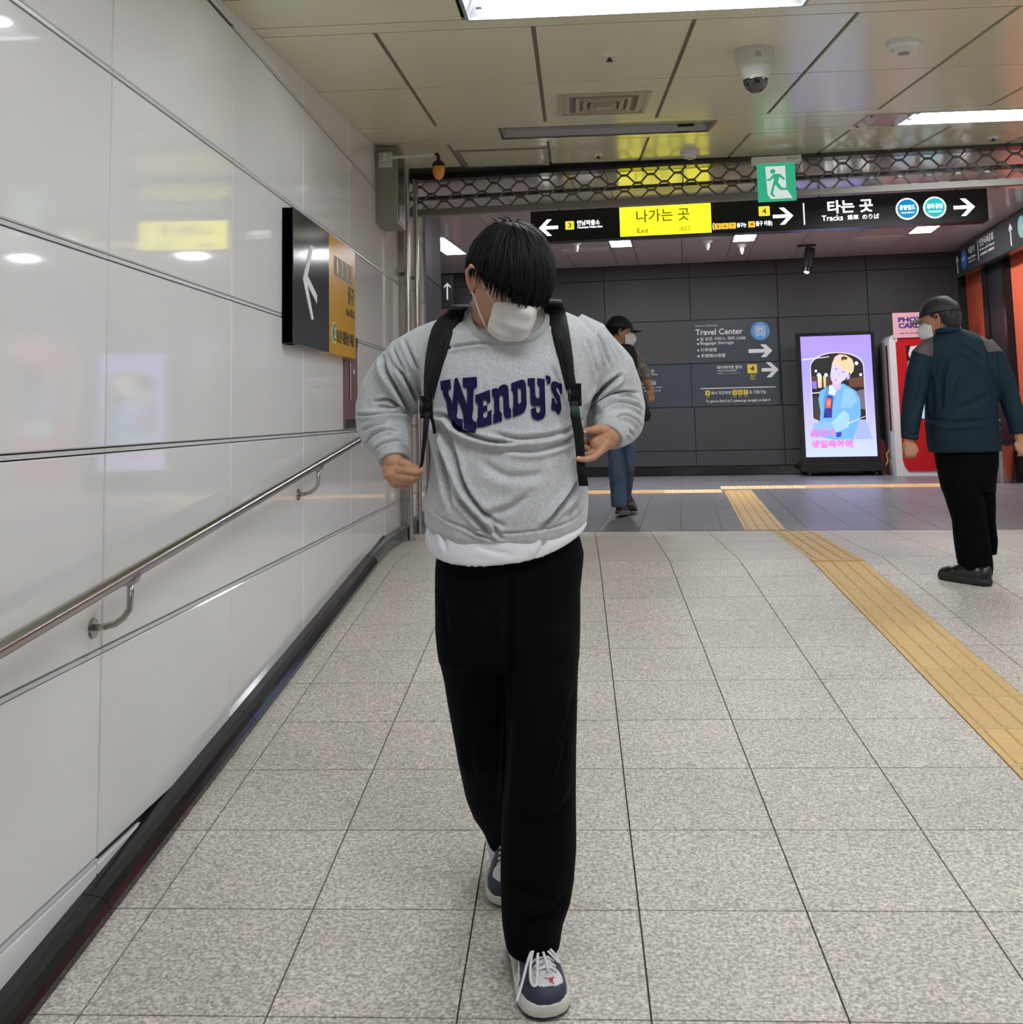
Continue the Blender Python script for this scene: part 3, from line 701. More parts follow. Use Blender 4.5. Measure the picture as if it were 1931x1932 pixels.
# hanging sign on the right, parallel to the orange wall
RS = thing('hanging_sign', 'dark slate sign running along the orange wall with white arrows', 'sign', tuple(hall(4.3, 6.36)), (0, 0, HA-PI/2))
RL = 3.6; Z0, Z1 = 2.475, 2.815
MB().box(0, RL, 0, .06, Z0, Z1).build('housing', M_charc, RS); MB().box(0, RL, -.008, .07, Z0-.02, Z0).build('bottom_edge', M_steel, RS)
for u in (.8, 2.2): MB().cyl((u, .03, Z1), (u, .03, 2.86), .012, 10).build('hanger', M_pipe, RS)
arrow_part(RS, .12, 2.62, .22, .05, .022, PI/2, M_whitet)
plate(RS, disc(.44, 2.64, .12, 28), emis('dim blue', (.01, .06, .2, 1), .6), -.004, 0, 'roundel')
text('공항', .36, 2.62, .16, .06, RS, M_whitet, -.006, .01)
text('서울역', .66, 2.67, .27, .085, RS, M_whitet, -.003, .01); text('Seoul Station', .64, 2.61, .33, .035, RS, M_whitet, -.003); text('首尔站 ソウル', .66, 2.565, .28, .025, RS, M_whitet, -.003)
plate(RS, rect(1.08, 1.088, 2.54, 2.78), M_whitet, -.003, 0, 'divider')
text('인천국제공항', 1.16, 2.69, .58, .09, RS, M_whitet, -.003, .012); text('Incheon Int\'l Airport', 1.16, 2.63, .6, .035, RS, M_whitet, -.003); text('仁川国际机场 仁川国際空港', 1.16, 2.58, .56, .028, RS, M_whitet, -.003)
arrow_part(RS, 2.36, 2.64, .24, .055, .024, PI/2, M_whitet)
plate(RS, disc(2.72, 2.66, .115, 28), emis('dim teal', (.1, .32, .28, 1), .9), -.004, 0, 'roundel')
text('홍대', 3.05, 2.68, .4, .08, RS, M_whitet, -.003, .01); text('Hongik', 3.05, 2.60, .4, .05, RS, M_whitet, -.003)

# ochre and charcoal exit sign on the left wall
LS = thing('wall_sign', 'charcoal and ochre exit sign with a white arrow on the white wall', 'sign', (XL+.046, 4.506, 1.18), (0, 0, PI/2))
W0 = 1.314; ZT = .594; US = .675
MB().box(0, .085, -.0, .046, 0, ZT).build('edge_profile', M_charc, LS); MB().cbox(.0, US, -.004, .046, 0, ZT, .003).build('dark_panel', M_charc, LS)
MB().cbox(US+.001, W0, -.004, .046, -.0, ZT, .003).build('ochre_panel', M_ocher, LS)
# worn white arrow: long back-swept head and a short tail
plate(LS, [(.16, .30), (.30, .475), (.35, .475), (.245, .325), (.42, .255), (.42, .215), (.235, .285), (.355, .135), (.315, .13)], M_whitet, -.006, 0, 'arrow')
M_dk = mat('dark print', rgb(36, 32, 26), .5)
for k, s_ in enumerate('1289'):
    plate(LS, rect(.79+k*.113, .895+k*.113, .40, .50), mat('worn number tile', rgb(118, 112, 104), .35), -.006, 0, 'number_tile'); text(s_, .825+k*.113, .415, .035, .07, LS, M_ocher, -.008, .01)
text('출구', 1.12, .285, .15, .1, LS, M_dk, -.005, .02); text('Exit 出口', 1.07, .218, .21, .045, LS, M_dk, -.005, .006)
plate(LS, disc(.785, .105, .045, 24, .055), M_whitet, -.005, 0, 'roundel_rim'); plate(LS, disc(.785, .105, .038, 24, .047), mat('line green', rgb(30, 120, 70), .4), -.0065, 0, 'roundel'); text('2', .77, .078, .03, .055, LS, M_whitet, -.008, .02)
text('호선 대합실 이용', .84, .06, .43, .07, LS, M_dk, -.005, .02)
# maroon plate below it
MP = thing('wall_plate', 'tall maroon plate on the white wall beside the ochre sign', 'plate', (XL+.012, 5.72, .80), (0, 0, PI/2))
MB().cbox(0, .33, 0, .012, 0, .51, .003).build('panel', M_maroon, MP); MB().box(0, .33, -.003, 0, .455, .51).build('header_band', M_charc, MP); MB().box(0, .33, -.003, 0, 0, .05).build('footer_band', M_charc, MP)
MB().cyl((.11, -.006, .16), (.11, -.006, .36), .006, 8).build('handle', M_steel, MP)
text('소화기', .17, .39, .1, .05, MP, M_whitet, -.002); text('소화전', .2, .3, .05, .03, MP, M_whitet, -.002)

# boards on the far wall
WB = tuple(hall(0, 6.683)); TW = M_whitet; M_yt = mat('sign yellow', rgb(226, 198, 70), .5)
A1 = thing('wall_board', 'slate travel centre board with a blue suitcase roundel on the far wall', 'sign', WB, (0, 0, HA))
x0, x1 = .925, 2.073
MB().cbox(x0, x1, -.001, .014, 1.489, 2.064, .003).build('panel', M_signdark, A1)
def W(s, a, b_, c, d, par, bold=.0, m=TW): return text(s, a, c, b_-a, d-c, par, m, -.003, bold)
W('Airport Railroad', 1.0, 1.29, 1.975, 2.0, A1); W('Travel Center', 1.0, 1.625, 1.865, 1.945, A1, .014)
for z, s_, xe in ((1.785, '짐 보관 서비스, 해외 USIM', 1.655), (1.725, 'Baggage Storage', 1.50), (1.64, '行李保管', 1.275), (1.56, '手荷物の保管', 1.385)):
    plate(A1, disc(1.03, z+.022, .013, 12), TW, -.003, -.001, 'bullet'); W(s_, 1.06, xe, z, z+.05, A1, .006)
plate(A1, disc(1.855, 1.895, .124, 36), mat('roundel blue', rgb(86, 152, 216), .5), -.003, -.001, 'roundel')
sc = MB(); sc.prism_xz(roundrect(1.79, 1.92, 1.835, 1.96, .02), -.006, -.003); sc.prism_xz(rect(1.805, 1.82, 1.815, 1.835), -.006, -.003); sc.prism_xz(rect(1.89, 1.905, 1.815, 1.835), -.006, -.003)
sc.prism_xz(rect(1.825, 1.83, 1.96, 1.985), -.006, -.003); sc.prism_xz(rect(1.88, 1.885, 1.96, 1.985), -.006, -.003); sc.prism_xz(rect(1.825, 1.885, 1.98, 1.986), -.006, -.003); sc.build('suitcase_symbol', mat('symbol pale', rgb(205, 215, 232), .5), A1)
plate(A1, roundrect(1.803, 1.907, 1.848, 1.947, .014), mat('symbol blue', rgb(120, 160, 210), .5), -.007, -.006, 'symbol_inset'); plate(A1, roundrect(1.815, 1.895, 1.86, 1.937, .01), mat('symbol pale', rgb(205, 215, 232), .5), -.008, -.007, 'symbol_inset')
W('ab', 1.835, 1.875, 1.875, 1.91, A1, .01, mat('symbol navy', rgb(50, 70, 120), .5)).location = (0, -.006, 0)
arrow_part(A1, 1.845, 1.63, .31, .085, .05, 0, TW, -.004)
A2 = thing('wall_board', 'slate direction board with yellow number four under the travel centre board', 'sign', WB, (0, 0, HA))
MB().cbox(x0, x1, -.001, .014, .909, 1.481, .003).build('panel', M_signdark, A2)
W('에이케이앤 홍대', 1.265, 1.59, 1.40, 1.448, A2, .01); W('AK& Shopping Mall', 1.27, 1.52, 1.365, 1.388, A2, .006); W('购物中心 ショッピングモール', 1.27, 1.57, 1.335, 1.35, A2)
plate(A2, rect(1.665, 1.79, 1.335, 1.455), M_yt, -.003, -.001, 'number_tile'); text('4', 1.70, 1.365, .055, .065, A2, M_dk, -.005, .01)
W('출구', 1.70, 1.77, 1.28, 1.32, A2, .005, M_yt); W('EXIT', 1.70, 1.77, 1.25, 1.27, A2, .005, M_yt)
arrow_part(A2, 1.96, 1.375, .22, .1, .045, 0, TW, -.004)
plate(A2, rect(1.04, 2.02, 1.142, 1.153), TW, -.003, -.001, 'line')
for a, s_ in ((1.10, '4'), (1.455, '5'), (1.527, '6'), (1.60, '7')):
    plate(A2, rect(a, a+.06, 1.055, 1.118), M_yt, -.003, -.001, 'number_tile'); text(s_, a+.018, 1.068, .024, .036, A2, M_dk, -.005, .01); W('출구', a+.012, a+.048, 1.02, 1.048, A2, 0, M_yt)
W('에서 직진하면', 1.175, 1.435, 1.062, 1.108, A2, .008); W('로 이동가능', 1.675, 1.895, 1.062, 1.108, A2, .008)
W('To get to Exit 5.6.7, please go straight at Exit 4', 1.10, 1.94, .952, .995, A2, .012)
A3 = thing('wall_board', 'slate direction board half hidden behind the walking man in the cap', 'sign', WB, (0, 0, HA))
MB().cbox(-.204, .917, -.001, .014, .909, 1.481, .003).build('panel', M_signdark, A3)
W('연남파출소', .12, .44, 1.38, 1.43, A3, .01); W('Yeonnam Police Box', .05, .48, 1.345, 1.368, A3, .006); W('派出所 交番', .2, .40, 1.315, 1.33, A3)
W('경의선숲길', .12, .45, 1.215, 1.27, A3, .01); W('Gyeongui Line Forest Park', .05, .53, 1.165, 1.19, A3, .006); W('京义线林荫路 京義線森の道', .05, .51, 1.125, 1.145, A3)
# left far: hanging sign and pink poster
t = thing('hanging_sign', 'small black sign with an up arrow seen past the grey wall end', 'sign', tuple(hall(-2.42, 5.6)), (0, 0, HA))
MB().box(-.5, .33, 0, .05, 2.24, 2.68).build('housing', M_black, t); plate(t, rect(.06, .14, 2.42, 2.58), emis('dim yellow', (.5, .4, .05, 1), .7), -.003, 0, 'yellow_panel'); plate(t, arrow(.25, 2.47, .22, .045, .018, PI/2), M_whitet, -.003, 0, 'arrow')
MB().cyl((0, .025, 2.68), (0, .025, 2.86), .012, 8).build('hanger', M_black, t)
t = thing('poster', 'pink poster on the far wall behind the man\'s shoulder', 'poster', WB, (0, 0, HA))
MB().cbox(-3.5, -2.22, -.014, -.003, 1.8, 2.40, .01).build('sheet', mat('pink paper', rgb(232, 150, 170), .5), t)
# spot lamp hanging from the hall ceiling
p = atz(1524, 462, 2.85); sp = thing('spotlight', 'black cylindrical spotlight hanging from the hall ceiling', 'lamp', tuple(p), (0, 0, HA))
MB().box(-.12, .1, -.03, .03, -.02, .0).build('mount', M_black, sp)
o = MB().tube([(.03, 0, -.05), (-.02, -.05, -.29)], [.062, .058], 20).build('body', M_blackm, sp); autosmooth(o)
o = MB().tube([(-.022, -.05, -.29), (-.032, -.056, -.34)], [.05, .046], 20).build('nose', M_black, sp); autosmooth(o)
o = MB().tube([(-.032, -.058, -.338), (-.034, -.062, -.346)], [.034, .03], 16).build('lens', emis('spot glow', (1, .95, .9, 1), 3), sp)
MB().box(-.01, .0, -.04, .04, -.09, -.02).build('yoke', M_black, sp)
for lb, px, py in (('white pendant speaker cone under the hall ceiling below the yellow panel edge', 1335, 452), ('small white ceiling sensor beside the second hall light', 1400, 460), ('white sensor dome under the left end of the black sign', 1088, 455)):
    p = atz(px, py, 2.85); t = thing('ceiling_sensor', lb, 'sensor', tuple(p))
    o = MB().lathe((0, 0, -.10), [(.001, 0), (.025, .0), (.028, .05), (.06, .075), (.062, .1)], 20).build('body', M_white, t); autosmooth(o)
    o = MB().lathe((0, 0, -.13), [(.001, 0), (.014, .004), (.016, .03)], 14).build('tip', M_white, t); autosmooth(o)
t = thing('ceiling_vent', 'slotted hall vent seen under the left part of the black sign', 'vent', tuple(atz(1105, 472, 2.85)), (0, 0, HA))
b = MB(); b.box(-.3, .3, -.12, -.1, -.012, 0).box(-.3, .3, .1, .12, -.012, 0).box(-.3, -.28, -.1, .1, -.012, 0).box(.28, .3, -.1, .1, -.012, 0); b.build('frame', M_ceil2, t)
for k in range(4): MB().box(-.28, .28, -.09+k*.05, -.07+k*.05, -.01, -.002).build('slat', M_ceil2, t)
t = thing('ceiling_vent', 'slotted hall vent seen under the word Tracks', 'vent', tuple(atz(1655, 450, 2.85)), (0, 0, HA))
b = MB(); b.box(-.3, .3, -.12, -.1, -.012, 0).box(-.3, .3, .1, .12, -.012, 0).box(-.3, -.28, -.1, .1, -.012, 0).box(.28, .3, -.1, .1, -.012, 0); b.build('frame', M_ceil2, t)
for k in range(4): MB().box(-.28, .28, -.09+k*.05, -.07+k*.05, -.01, -.002).build('slat', M_ceil2, t)

# floor sticker
t = thing('floor_sticker', 'worn white strip stuck on the dark floor before the far wall', 'sticker', tuple(hall(1.72, 5.55, .0015)), (0, 0, HA))
MB().box(-.75, .75, -.02, .02, 0, .001).box(-.3, .25, -.1, .1, 0, .001).build('film', mat('worn film', rgb(120, 120, 120), .5, noise=(30, .2, (1, 1, 1), 3)), t)

# ------------------------------------------------------------------ advertising screen
KS = thing('advertising_screen', 'upright black advertising screen showing a lilac birthday advert', 'screen', tuple(hall(0, 6.3)), (0, 0, HA))
K0, K1, KZ0, KZ1 = 2.27, 3.245, .05, 1.82
ku = lambda px, py: None
MB().cbox(K0, K1, 0, .07, .16, KZ1, .01).build('housing', M_black, KS)
MB().cbox(K0-.02, K1+.03, -.12, .30, .06, .16, .01).build('plinth', M_blackm, KS)
for u in (K0+.08, K1-.08):
    for v in (-.06, .24):
        o = MB().cyl((u-.014, v, .03), (u+.014, v, .03), .03, 16).build('caster', M_steeld, KS); autosmooth(o)
SX0, SX1, SZ_0, SZ_1 = K0+.055, K1-.045, .235, 1.775
def screen_grad():
    m = bpy.data.materials.new('lit lilac gradient'); m.use_nodes = True; nt = m.node_tree; b = nt.nodes['Principled BSDF']; b.inputs['Base Color'].default_value = (.02, .02, .02, 1); b.inputs['Roughness'].default_value = .2
    tc = nt.nodes.new('ShaderNodeTexCoord'); sx = nt.nodes.new('ShaderNodeSeparateXYZ'); nt.links.new(tc.outputs['Generated'], sx.inputs[0])
    r = nt.nodes.new('ShaderNodeValToRGB'); nt.links.new(sx.outputs['Z'], r.inputs[0]); e = r.color_ramp.elements
    e[0].position = 0; e[0].color = rgb(190, 205, 255); e[1].position = 1; e[1].color = rgb(165, 140, 255)
    k = e.new(.3); k.color = rgb(185, 180, 250); k = e.new(.7); k.color = rgb(160, 150, 255)
    nt.links.new(r.outputs[0], b.inputs['Emission Color']); b.inputs['Emission Strength'].default_value = 1.35; return m
MB().box(SX0, SX1, -.003, 0, SZ_0, SZ_1).build('display', screen_grad(), KS)
SW, SH = SX1-SX0, SZ_1-SZ_0
# picture coordinates as in the advert: x 0..1 left to right, y 0..1 top to bottom
def Q(P): return [(SX0+x*SW, SZ_1-y*SH) for x, y in P]
lay = [0]
def pic(P, c, s=1.2, name='picture_patch'):
    lay[0] += 1; m = emis('screen %d %d %d' % c, rgb(*c), s); y0 = -.003-.00025*lay[0]
    MB().prism_xz(Q(P), y0, y0+.0002).build(name, m, KS)
arch = [(.13, .70), (.13, .26)]+[(.50-.37*math.cos(PI*i/16), .26-.115*math.sin(PI*i/16)) for i in range(17)]+[(.87, .26), (.87, .76), (.5, .76)]
pic([(x+(-.012 if x < .5 else .012), y-.008) for x, y in arch], (225, 215, 255), 1.2)
pic(arch, (22, 22, 26), .8)
pic([(.13, .335), (.42, .335), (.42, .425), (.13, .425)], (100, 62, 52), .8); pic([(.66, .36), (.87, .345), (.87, .43), (.66, .43)], (120, 72, 52), .8)
pic([(.22, .33), (.28, .33), (.27, .43), (.22, .43)], (240, 220, 180), 1.1); pic([(.30, .335), (.34, .335), (.33, .43), (.30, .43)], (225, 205, 170), 1.1)
for x, y, r in ((.24, .325, .03), (.34, .325, .026), (.78, .235, .025), (.83, .33, .02), (.20, .29, .018)): pic([(x+r*math.cos(a*PI/6), y+r*.62*math.sin(a*PI/6)) for a in range(12)], (250, 245, 255), 1.3)
pic([(.135, .375), (.2, .375), (.2, .44), (.135, .435)], (150, 120, 230), 1.1)
pic([(.01, .190), (.40, .172), (.40, .178), (.01, .197)], (245, 245, 255), 1.3)
pic([(.13, .47), (.42, .46), (.42, .467), (.13, .478)], (230, 235, 245), 1.2)
pic([(.13, .5), (.25, .5), (.28, .70), (.15, .70)], (62, 56, 62), .9); pic([(.72, .47), (.87, .45), (.87, .62), (.72, .6)], (120, 112, 140), 1.)
pic([(.13, .68), (.3, .73), (.3, .76), (.13, .70)], (210, 200, 210), 1.1)
pic([(.75, .70), (.87, .70), (.95, .86), (.70, .86)], (165, 180, 235), 1.2)
# jacket, sleeve, shirt
pic([(.36, .42), (.24, .46), (.215, .53), (.235, .62), (.22, .70), (.12, .74), (.12, .82), (.40, .86), (.68, .86), (.80, .66), (.80, .53), (.74, .46), (.58, .40)], (112, 178, 240), 1.2)
pic([(.34, .42), (.42, .42), (.44, .52), (.36, .68), (.27, .68), (.29, .52)], (85, 150, 222), 1.1)
pic([(.34, .50), (.42, .50), (.39, .68), (.27, .68), (.30, .60)], (40, 50, 150), 1.1); pic([(.335, .515), (.40, .52), (.385, .60), (.31, .60)], (250, 90, 70), 1.2); pic([(.345, .535), (.385, .54), (.37, .58), (.33, .58)], (255, 150, 110), 1.2)
pic([(.38, .41), (.52, .41), (.44, .50), (.36, .48)], (215, 235, 255), 1.2)
pic([(.36, .73), (.56, .62), (.64, .66), (.62, .76), (.44, .80)], (160, 205, 250), 1.25)
pic([(.58, .44), (.70, .46), (.76, .54), (.66, .60), (.52, .60)], (140, 195, 248), 1.2)
pic([(.13, .72), (.38, .71), (.42, .78), (.13, .80)], (150, 185, 240), 1.15)
pic([(.44, .80), (.52, .80), (.50, .84), (.44, .84)], (40, 60, 190), 1.1)
# neck, face, ear, hair
pic([(.43, .36), (.55, .38), (.54, .44), (.47, .46), (.42, .42)], (205, 190, 225), 1.15)
pic([(.42, .27), (.40, .33), (.41, .37), (.44, .40), (.50, .405), (.60, .37), (.66, .33), (.66, .24), (.52, .19), (.44, .22)], (212, 200, 242), 1.25)
pic([(.425, .26), (.445, .25), (.45, .28), (.43, .29)], (225, 190, 215), 1.15); pic([(.64, .33), (.68, .325), (.67, .36), (.63, .375)], (205, 180, 225), 1.15)
pic([(.455, .365), (.49, .362), (.495, .372), (.465, .378)], (225, 130, 175), 1.15)
pic([(.47, .278), (.50, .272), (.505, .279), (.475, .285)], (110, 90, 140), 1.); pic([(.57, .298), (.605, .302), (.60, .309), (.57, .306)], (110, 90, 140), 1.)
pic([(.525, .31), (.535, .335), (.515, .338)], (190, 170, 220), 1.1)
pic([(.46, .255), (.45, .21), (.48, .175), (.55, .155), (.64, .165), (.72, .20), (.745, .25), (.73, .30), (.69, .325), (.64, .30), (.58, .285), (.55, .255), (.51, .235), (.49, .265)], (232, 208, 160), 1.2)
pic([(.56, .19), (.60, .172), (.66, .185), (.64, .205), (.60, .20), (.585, .215)], (70, 50, 40), .9)
pic([(.47, .20), (.53, .17), (.56, .18), (.52, .215), (.48, .235)], (238, 200, 205), 1.2)
pic([(.60, .73), (.86, .67), (.86, .675), (.60, .737)], (235, 245, 255), 1.3)
M_pk = emis('lit pink letters', rgb(255, 130, 200), 1.2); M_pko = emis('lit pink outline', rgb(205, 120, 240), 1.1)
def Tx(s, xa, xb, ya, yb):
    for dm, yy, bo in ((M_pko, -.0125, .05), (M_pk, -.014, .02)):
        text(s, SX0+xa*SW-(.004 if dm == M_pko else 0), SZ_1-yb*SH-(.004 if dm == M_pko else 0), (xb-xa)*SW+(.008 if dm == M_pko else 0), (yb-ya)*SH+(.008 if dm == M_pko else 0), KS, dm, yy, bo)
Tx('준호야', .08, .42, .775, .835); Tx('생일축하해', .08, .66, .865, .925)

# photo booth
PB = thing('photo_booth', 'red and white photo card booth behind the man in the teal jacket', 'booth', tuple(hall(0, 5.98)), (0, 0, HA))
B0, B1 = 3.36, 4.22
def booth_outline(x0, x1, z1): return roundrect(x0, x1, -.2, z1, .14, 6)
MB().prism_xz(clip(roundrect(B0, B1, -.2, 1.76, .12, 6), 0, -1, 0), .0, .62).build('shell', M_white, PB)
MB().prism_xz([(B0+.10, .12), (B0+.14, .06), (B1, .06), (B1, 1.72), (B0+.08, 1.72), (B0+.08, .2)], -.012, 0).build('front_panel', M_red, PB)
MB().box(B0-.006, B0, .12, .22, .55, 1.62).build('side_stripe', mat('dark red', rgb(120, 12, 22), .35), PB); MB().box(B0-.008, B0, .26, .36, .2, 1.66).build('side_stripe', mat('side grey', rgb(150, 146, 142), .4), PB)
MB().box(B0+.20, B1, -.02, -.01, .95, 1.60).build('display_glass', M_black, PB)
M_lil = emis('booth lilac', rgb(170, 150, 240), .9); M_sk = emis('booth pale', rgb(235, 205, 215), .9)
plate(PB, rect(B0+.215, B0+.5, .96, 1.28), M_lil, -.023, -.02, 'picture'); plate(PB, [(B0+.23, 1.45), (B0+.36, 1.45), (B0+.40, 1.55), (B0+.36, 1.60), (B0+.25, 1.59), (B0+.22, 1.5)], M_sk, -.023, -.02, 'picture'); plate(PB, [(B0+.2, 1.34), (B0+.32, 1.33), (B0+.4, 1.40), (B0+.3, 1.44), (B0+.21, 1.41)], M_sk, -.023, -.02, 'picture')
MB().box(B0+.30, B1-.2, -.022, -.02, .7, .92).build('picture', emis('booth blue', rgb(180, 200, 235), 1.), PB)
PC = thing('placard', 'pink photo card placard standing on top of the red booth', 'sign', tuple(hall(B0+.055, 5.95, 1.70)), (0, 0, HA))
MB().cbox(0, .8, -.004, .004, 0, .31, .004).build('sheet', mat('pink board', rgb(236, 176, 186), .5), PC)
M_nv = mat('indigo print', rgb(52, 44, 130), .5)
text('PHOTO', .065, .19, .37, .065, PC, M_nv, -.005, .05); text('CARD', .065, .115, .27, .065, PC, M_nv, -.005, .05)
text('셀프포토    포토카드', .07, .045, .55, .018, PC, M_nv, -.005)
MB().box(.02, .04, .004, .02, -.05, .3).build('stay', M_white, PC)
t = thing('floor_sign', 'small red wedge shaped stand between the screen and the booth', 'stand', tuple(hall(3.26, 6.45)), (0, 0, HA))
MB().prism_xz([(0, 0), (.17, 0), (.17, .2), (.06, .42), (0, .46)], 0, .1).build('board', mat('dull red', rgb(140, 40, 48), .5), t)
t = thing('cable', 'yellow cable looping down beside the booth', 'cable', tuple(hall(3.34, 6.3)), (0, 0, HA))
MB().tube([(0, 0, .3), (-.03, -.01, .26), (-.02, -.02, .18), (-.06, -.03, .1), (-.09, -.05, .02), (-.06, -.08, .01)], .009, 8).build('lead', mat('yellow lead', rgb(190, 160, 60), .5), t, smooth=True)

# bin, bucket and flowers at the orange wall
t = thing('bin', 'black bin by the orange wall behind the man in the teal jacket', 'bin', tuple(hall(4.24, 5.05)), (0, 0, HA))
o = MB().lathe((0, 0, 0), [(.001, 0), (.095, 0), (.115, .42), (.12, .43), (.11, .43), (.09, .05), (.001, .04)], 24).build('body', M_black, t); autosmooth(o)
t2 = thing('bucket', 'brushed silver bucket beside the black bin at the right edge', 'bucket', tuple(hall(4.2, 4.63)), (0, 0, HA))
o = MB().lathe((0, 0, 0), [(.001, 0), (.12, 0), (.15, .40), (.156, .405), (.145, .405), (.115, .02), (.001, .015)], 32).build('body', M_steel, t2); autosmooth(o)
o = MB().tube([(-.15, 0, .34), (-.17, 0, .32), (-.17, 0, .26), (-.14, 0, .24)], .006, 8).build('handle', M_steel, t2, smooth=True)
t3 = thing('flowers', 'yellow flowers in brown paper standing in the black bin', 'flowers', tuple(hall(4.24, 5.05, .3)), (0, 0, HA))
M_fl = mat('yellow petals', rgb(250, 205, 30), .5); M_st = mat('paper wrap', rgb(170, 140, 95), .7); M_lf = mat('leaf green', rgb(70, 90, 40), .6)
o = MB().loft([[(r*math.cos(2*PI*k/14)+dx, r*math.sin(2*PI*k/14), z+.02*math.sin(3*k)*(z > .1)) for k in range(14)] for r, z, dx in ((.03, 0, 0), (.06, .15, .01), (.10, .28, .02))], cap=False).build('wrap', M_st, t3)
rr = random.Random(3)
for k in range(9):
    x, y, z = rr.uniform(-.09, .11), rr.uniform(-.08, .08), rr.uniform(.24, .42)
    MB().tube([(0, 0, .0), (x*.5, y*.5, z*.6), (x, y, z)], .004, 5).build('stem', M_lf, t3)
    b = MB()
    for j in range(7):
        a = 2*PI*j/7; b.add([(x, y, z), (x+.03*math.cos(a-.4), y+.03*math.sin(a-.4), z+.012), (x+.05*math.cos(a), y+.05*math.sin(a), z+.03), (x+.03*math.cos(a+.4), y+.03*math.sin(a+.4), z+.012)], [(0, 1, 2, 3)])
    b.ball((x, y, z+.006), .012, 8, 6); b.build('blossom', M_fl, t3)
# ------------------------------------------------------------------ people: tools
def ring(c, a, bf, bb, n=36, e=2.2, dip=0., tilt=0., axis=(1, 0)):
    """closed ring round c: half width a, front depth bf (towards -Y), back depth bb"""
    out = []
    ax, ay = axis
    for k in range(n):
        t = 2*PI*k/n; cc, ss = math.cos(t), math.sin(t)
        x = a*math.copysign(abs(cc)**(2/e), cc); y = math.copysign(abs(ss)**(2/e), ss); y = y*(bb if y > 0 else bf)
        out.append((c[0]+x*ax-y*ay, c[1]+x*ay+y*ax, c[2]+(-dip*max(0, -ss)**1.3)+tilt*cc))
    return out
def rows(mb, R, n=36, e=2.2, axis=(1, 0)):
    """R: (py, xl, xr, Y, front, back[, dip, tilt])"""
    S_ = []
    for r in R:
        py, xl, xr, Y, f_, b_ = r[:6]; dp = r[6] if len(r) > 6 else 0; tl = r[7] if len(r) > 7 else 0
        c = at((xl+xr)/2, py, Y); L_ = at(xl, py, Y); R_ = at(xr, py, Y)
        S_.append(ring(c, np.linalg.norm(R_-L_)/2, f_, b_, n, e, dp, tl, axis))
    return mb.loft(S_)
def chain(mb, P, n=18, flat=1., rnd=True):
    """P: (px, py, Y, r)"""
    return mb.tube([at(p[0], p[1], p[2]) for p in P], [p[3] for p in P], n, flat=flat, round_ends=rnd)
def remesh(mb, voxel, it=4, dec=None):
    me = bpy.data.meshes.new('tmp'); me.from_pydata(mb.v, [], mb.f)
    bm = bmesh.new(); bm.from_mesh(me); bmesh.ops.recalc_face_normals(bm, faces=bm.faces); bm.to_mesh(me); bm.free()
    ob = bpy.data.objects.new('tmp', me); COL.objects.link(ob)
    m = ob.modifiers.new('r', 'REMESH'); m.mode = 'VOXEL'; m.voxel_size = voxel; m.adaptivity = 0
    if it: s_ = ob.modifiers.new('s', 'SMOOTH'); s_.factor = .5; s_.iterations = it
    out = bpy.data.meshes.new_from_object(ob.evaluated_get(bpy.context.evaluated_depsgraph_get()))
    bpy.data.objects.remove(ob); bpy.data.meshes.remove(me); return out
def coords(me):
    a = np.empty(len(me.vertices)*3, np.float32); me.vertices.foreach_get('co', a); return a.reshape(-1, 3).astype(float)
def normals(me):
    a = np.empty(len(me.vertices)*3, np.float32); me.vertex_normals.foreach_get('vector', a); return a.reshape(-1, 3).astype(float)
def setco(me, c): me.vertices.foreach_set('co', c.astype(np.float32).ravel()); me.update()
def seg_dist(X, Y, P):
    """distance, signed side and 0..1 position along a px polyline"""
    best = np.full(X.shape, 1e9); side = np.zeros(X.shape); pos = np.zeros(X.shape); tot = sum(math.dist(P[i], P[i+1]) for i in range(len(P)-1)); acc = 0
    for i in range(len(P)-1):
        ax, ay = P[i]; bx, by = P[i+1]; dx, dy = bx-ax, by-ay; L = math.hypot(dx, dy)
        t = np.clip(((X-ax)*dx+(Y-ay)*dy)/(L*L), 0, 1); qx, qy = ax+t*dx, ay+t*dy; d = np.hypot(X-qx, Y-qy)
        s_ = np.sign(dx*(Y-ay)-dy*(X-ax)); u = d < best
        best = np.where(u, d, best); side = np.where(u, s_, side); pos = np.where(u, (acc+t*L)/tot, pos); acc += L
    return best, side, pos
def smoothline(P, n=6):
    """Catmull-Rom through the points"""
    P = [np.array(p, float) for p in P]
    if len(P) < 3: return [tuple(p) for p in P]
    Q = [2*P[0]-P[1]]+P+[2*P[-1]-P[-2]]; out = []
    for i in range(1, len(Q)-2):
        for k in range(n):
            t = k/n; a, b, c, d = Q[i-1:i+3]
            out.append(tuple(.5*((2*b)+(-a+c)*t+(2*a-5*b+4*c-d)*t*t+(-a+3*b-3*c+d)*t**3)))
    out.append(tuple(P[-1])); return out
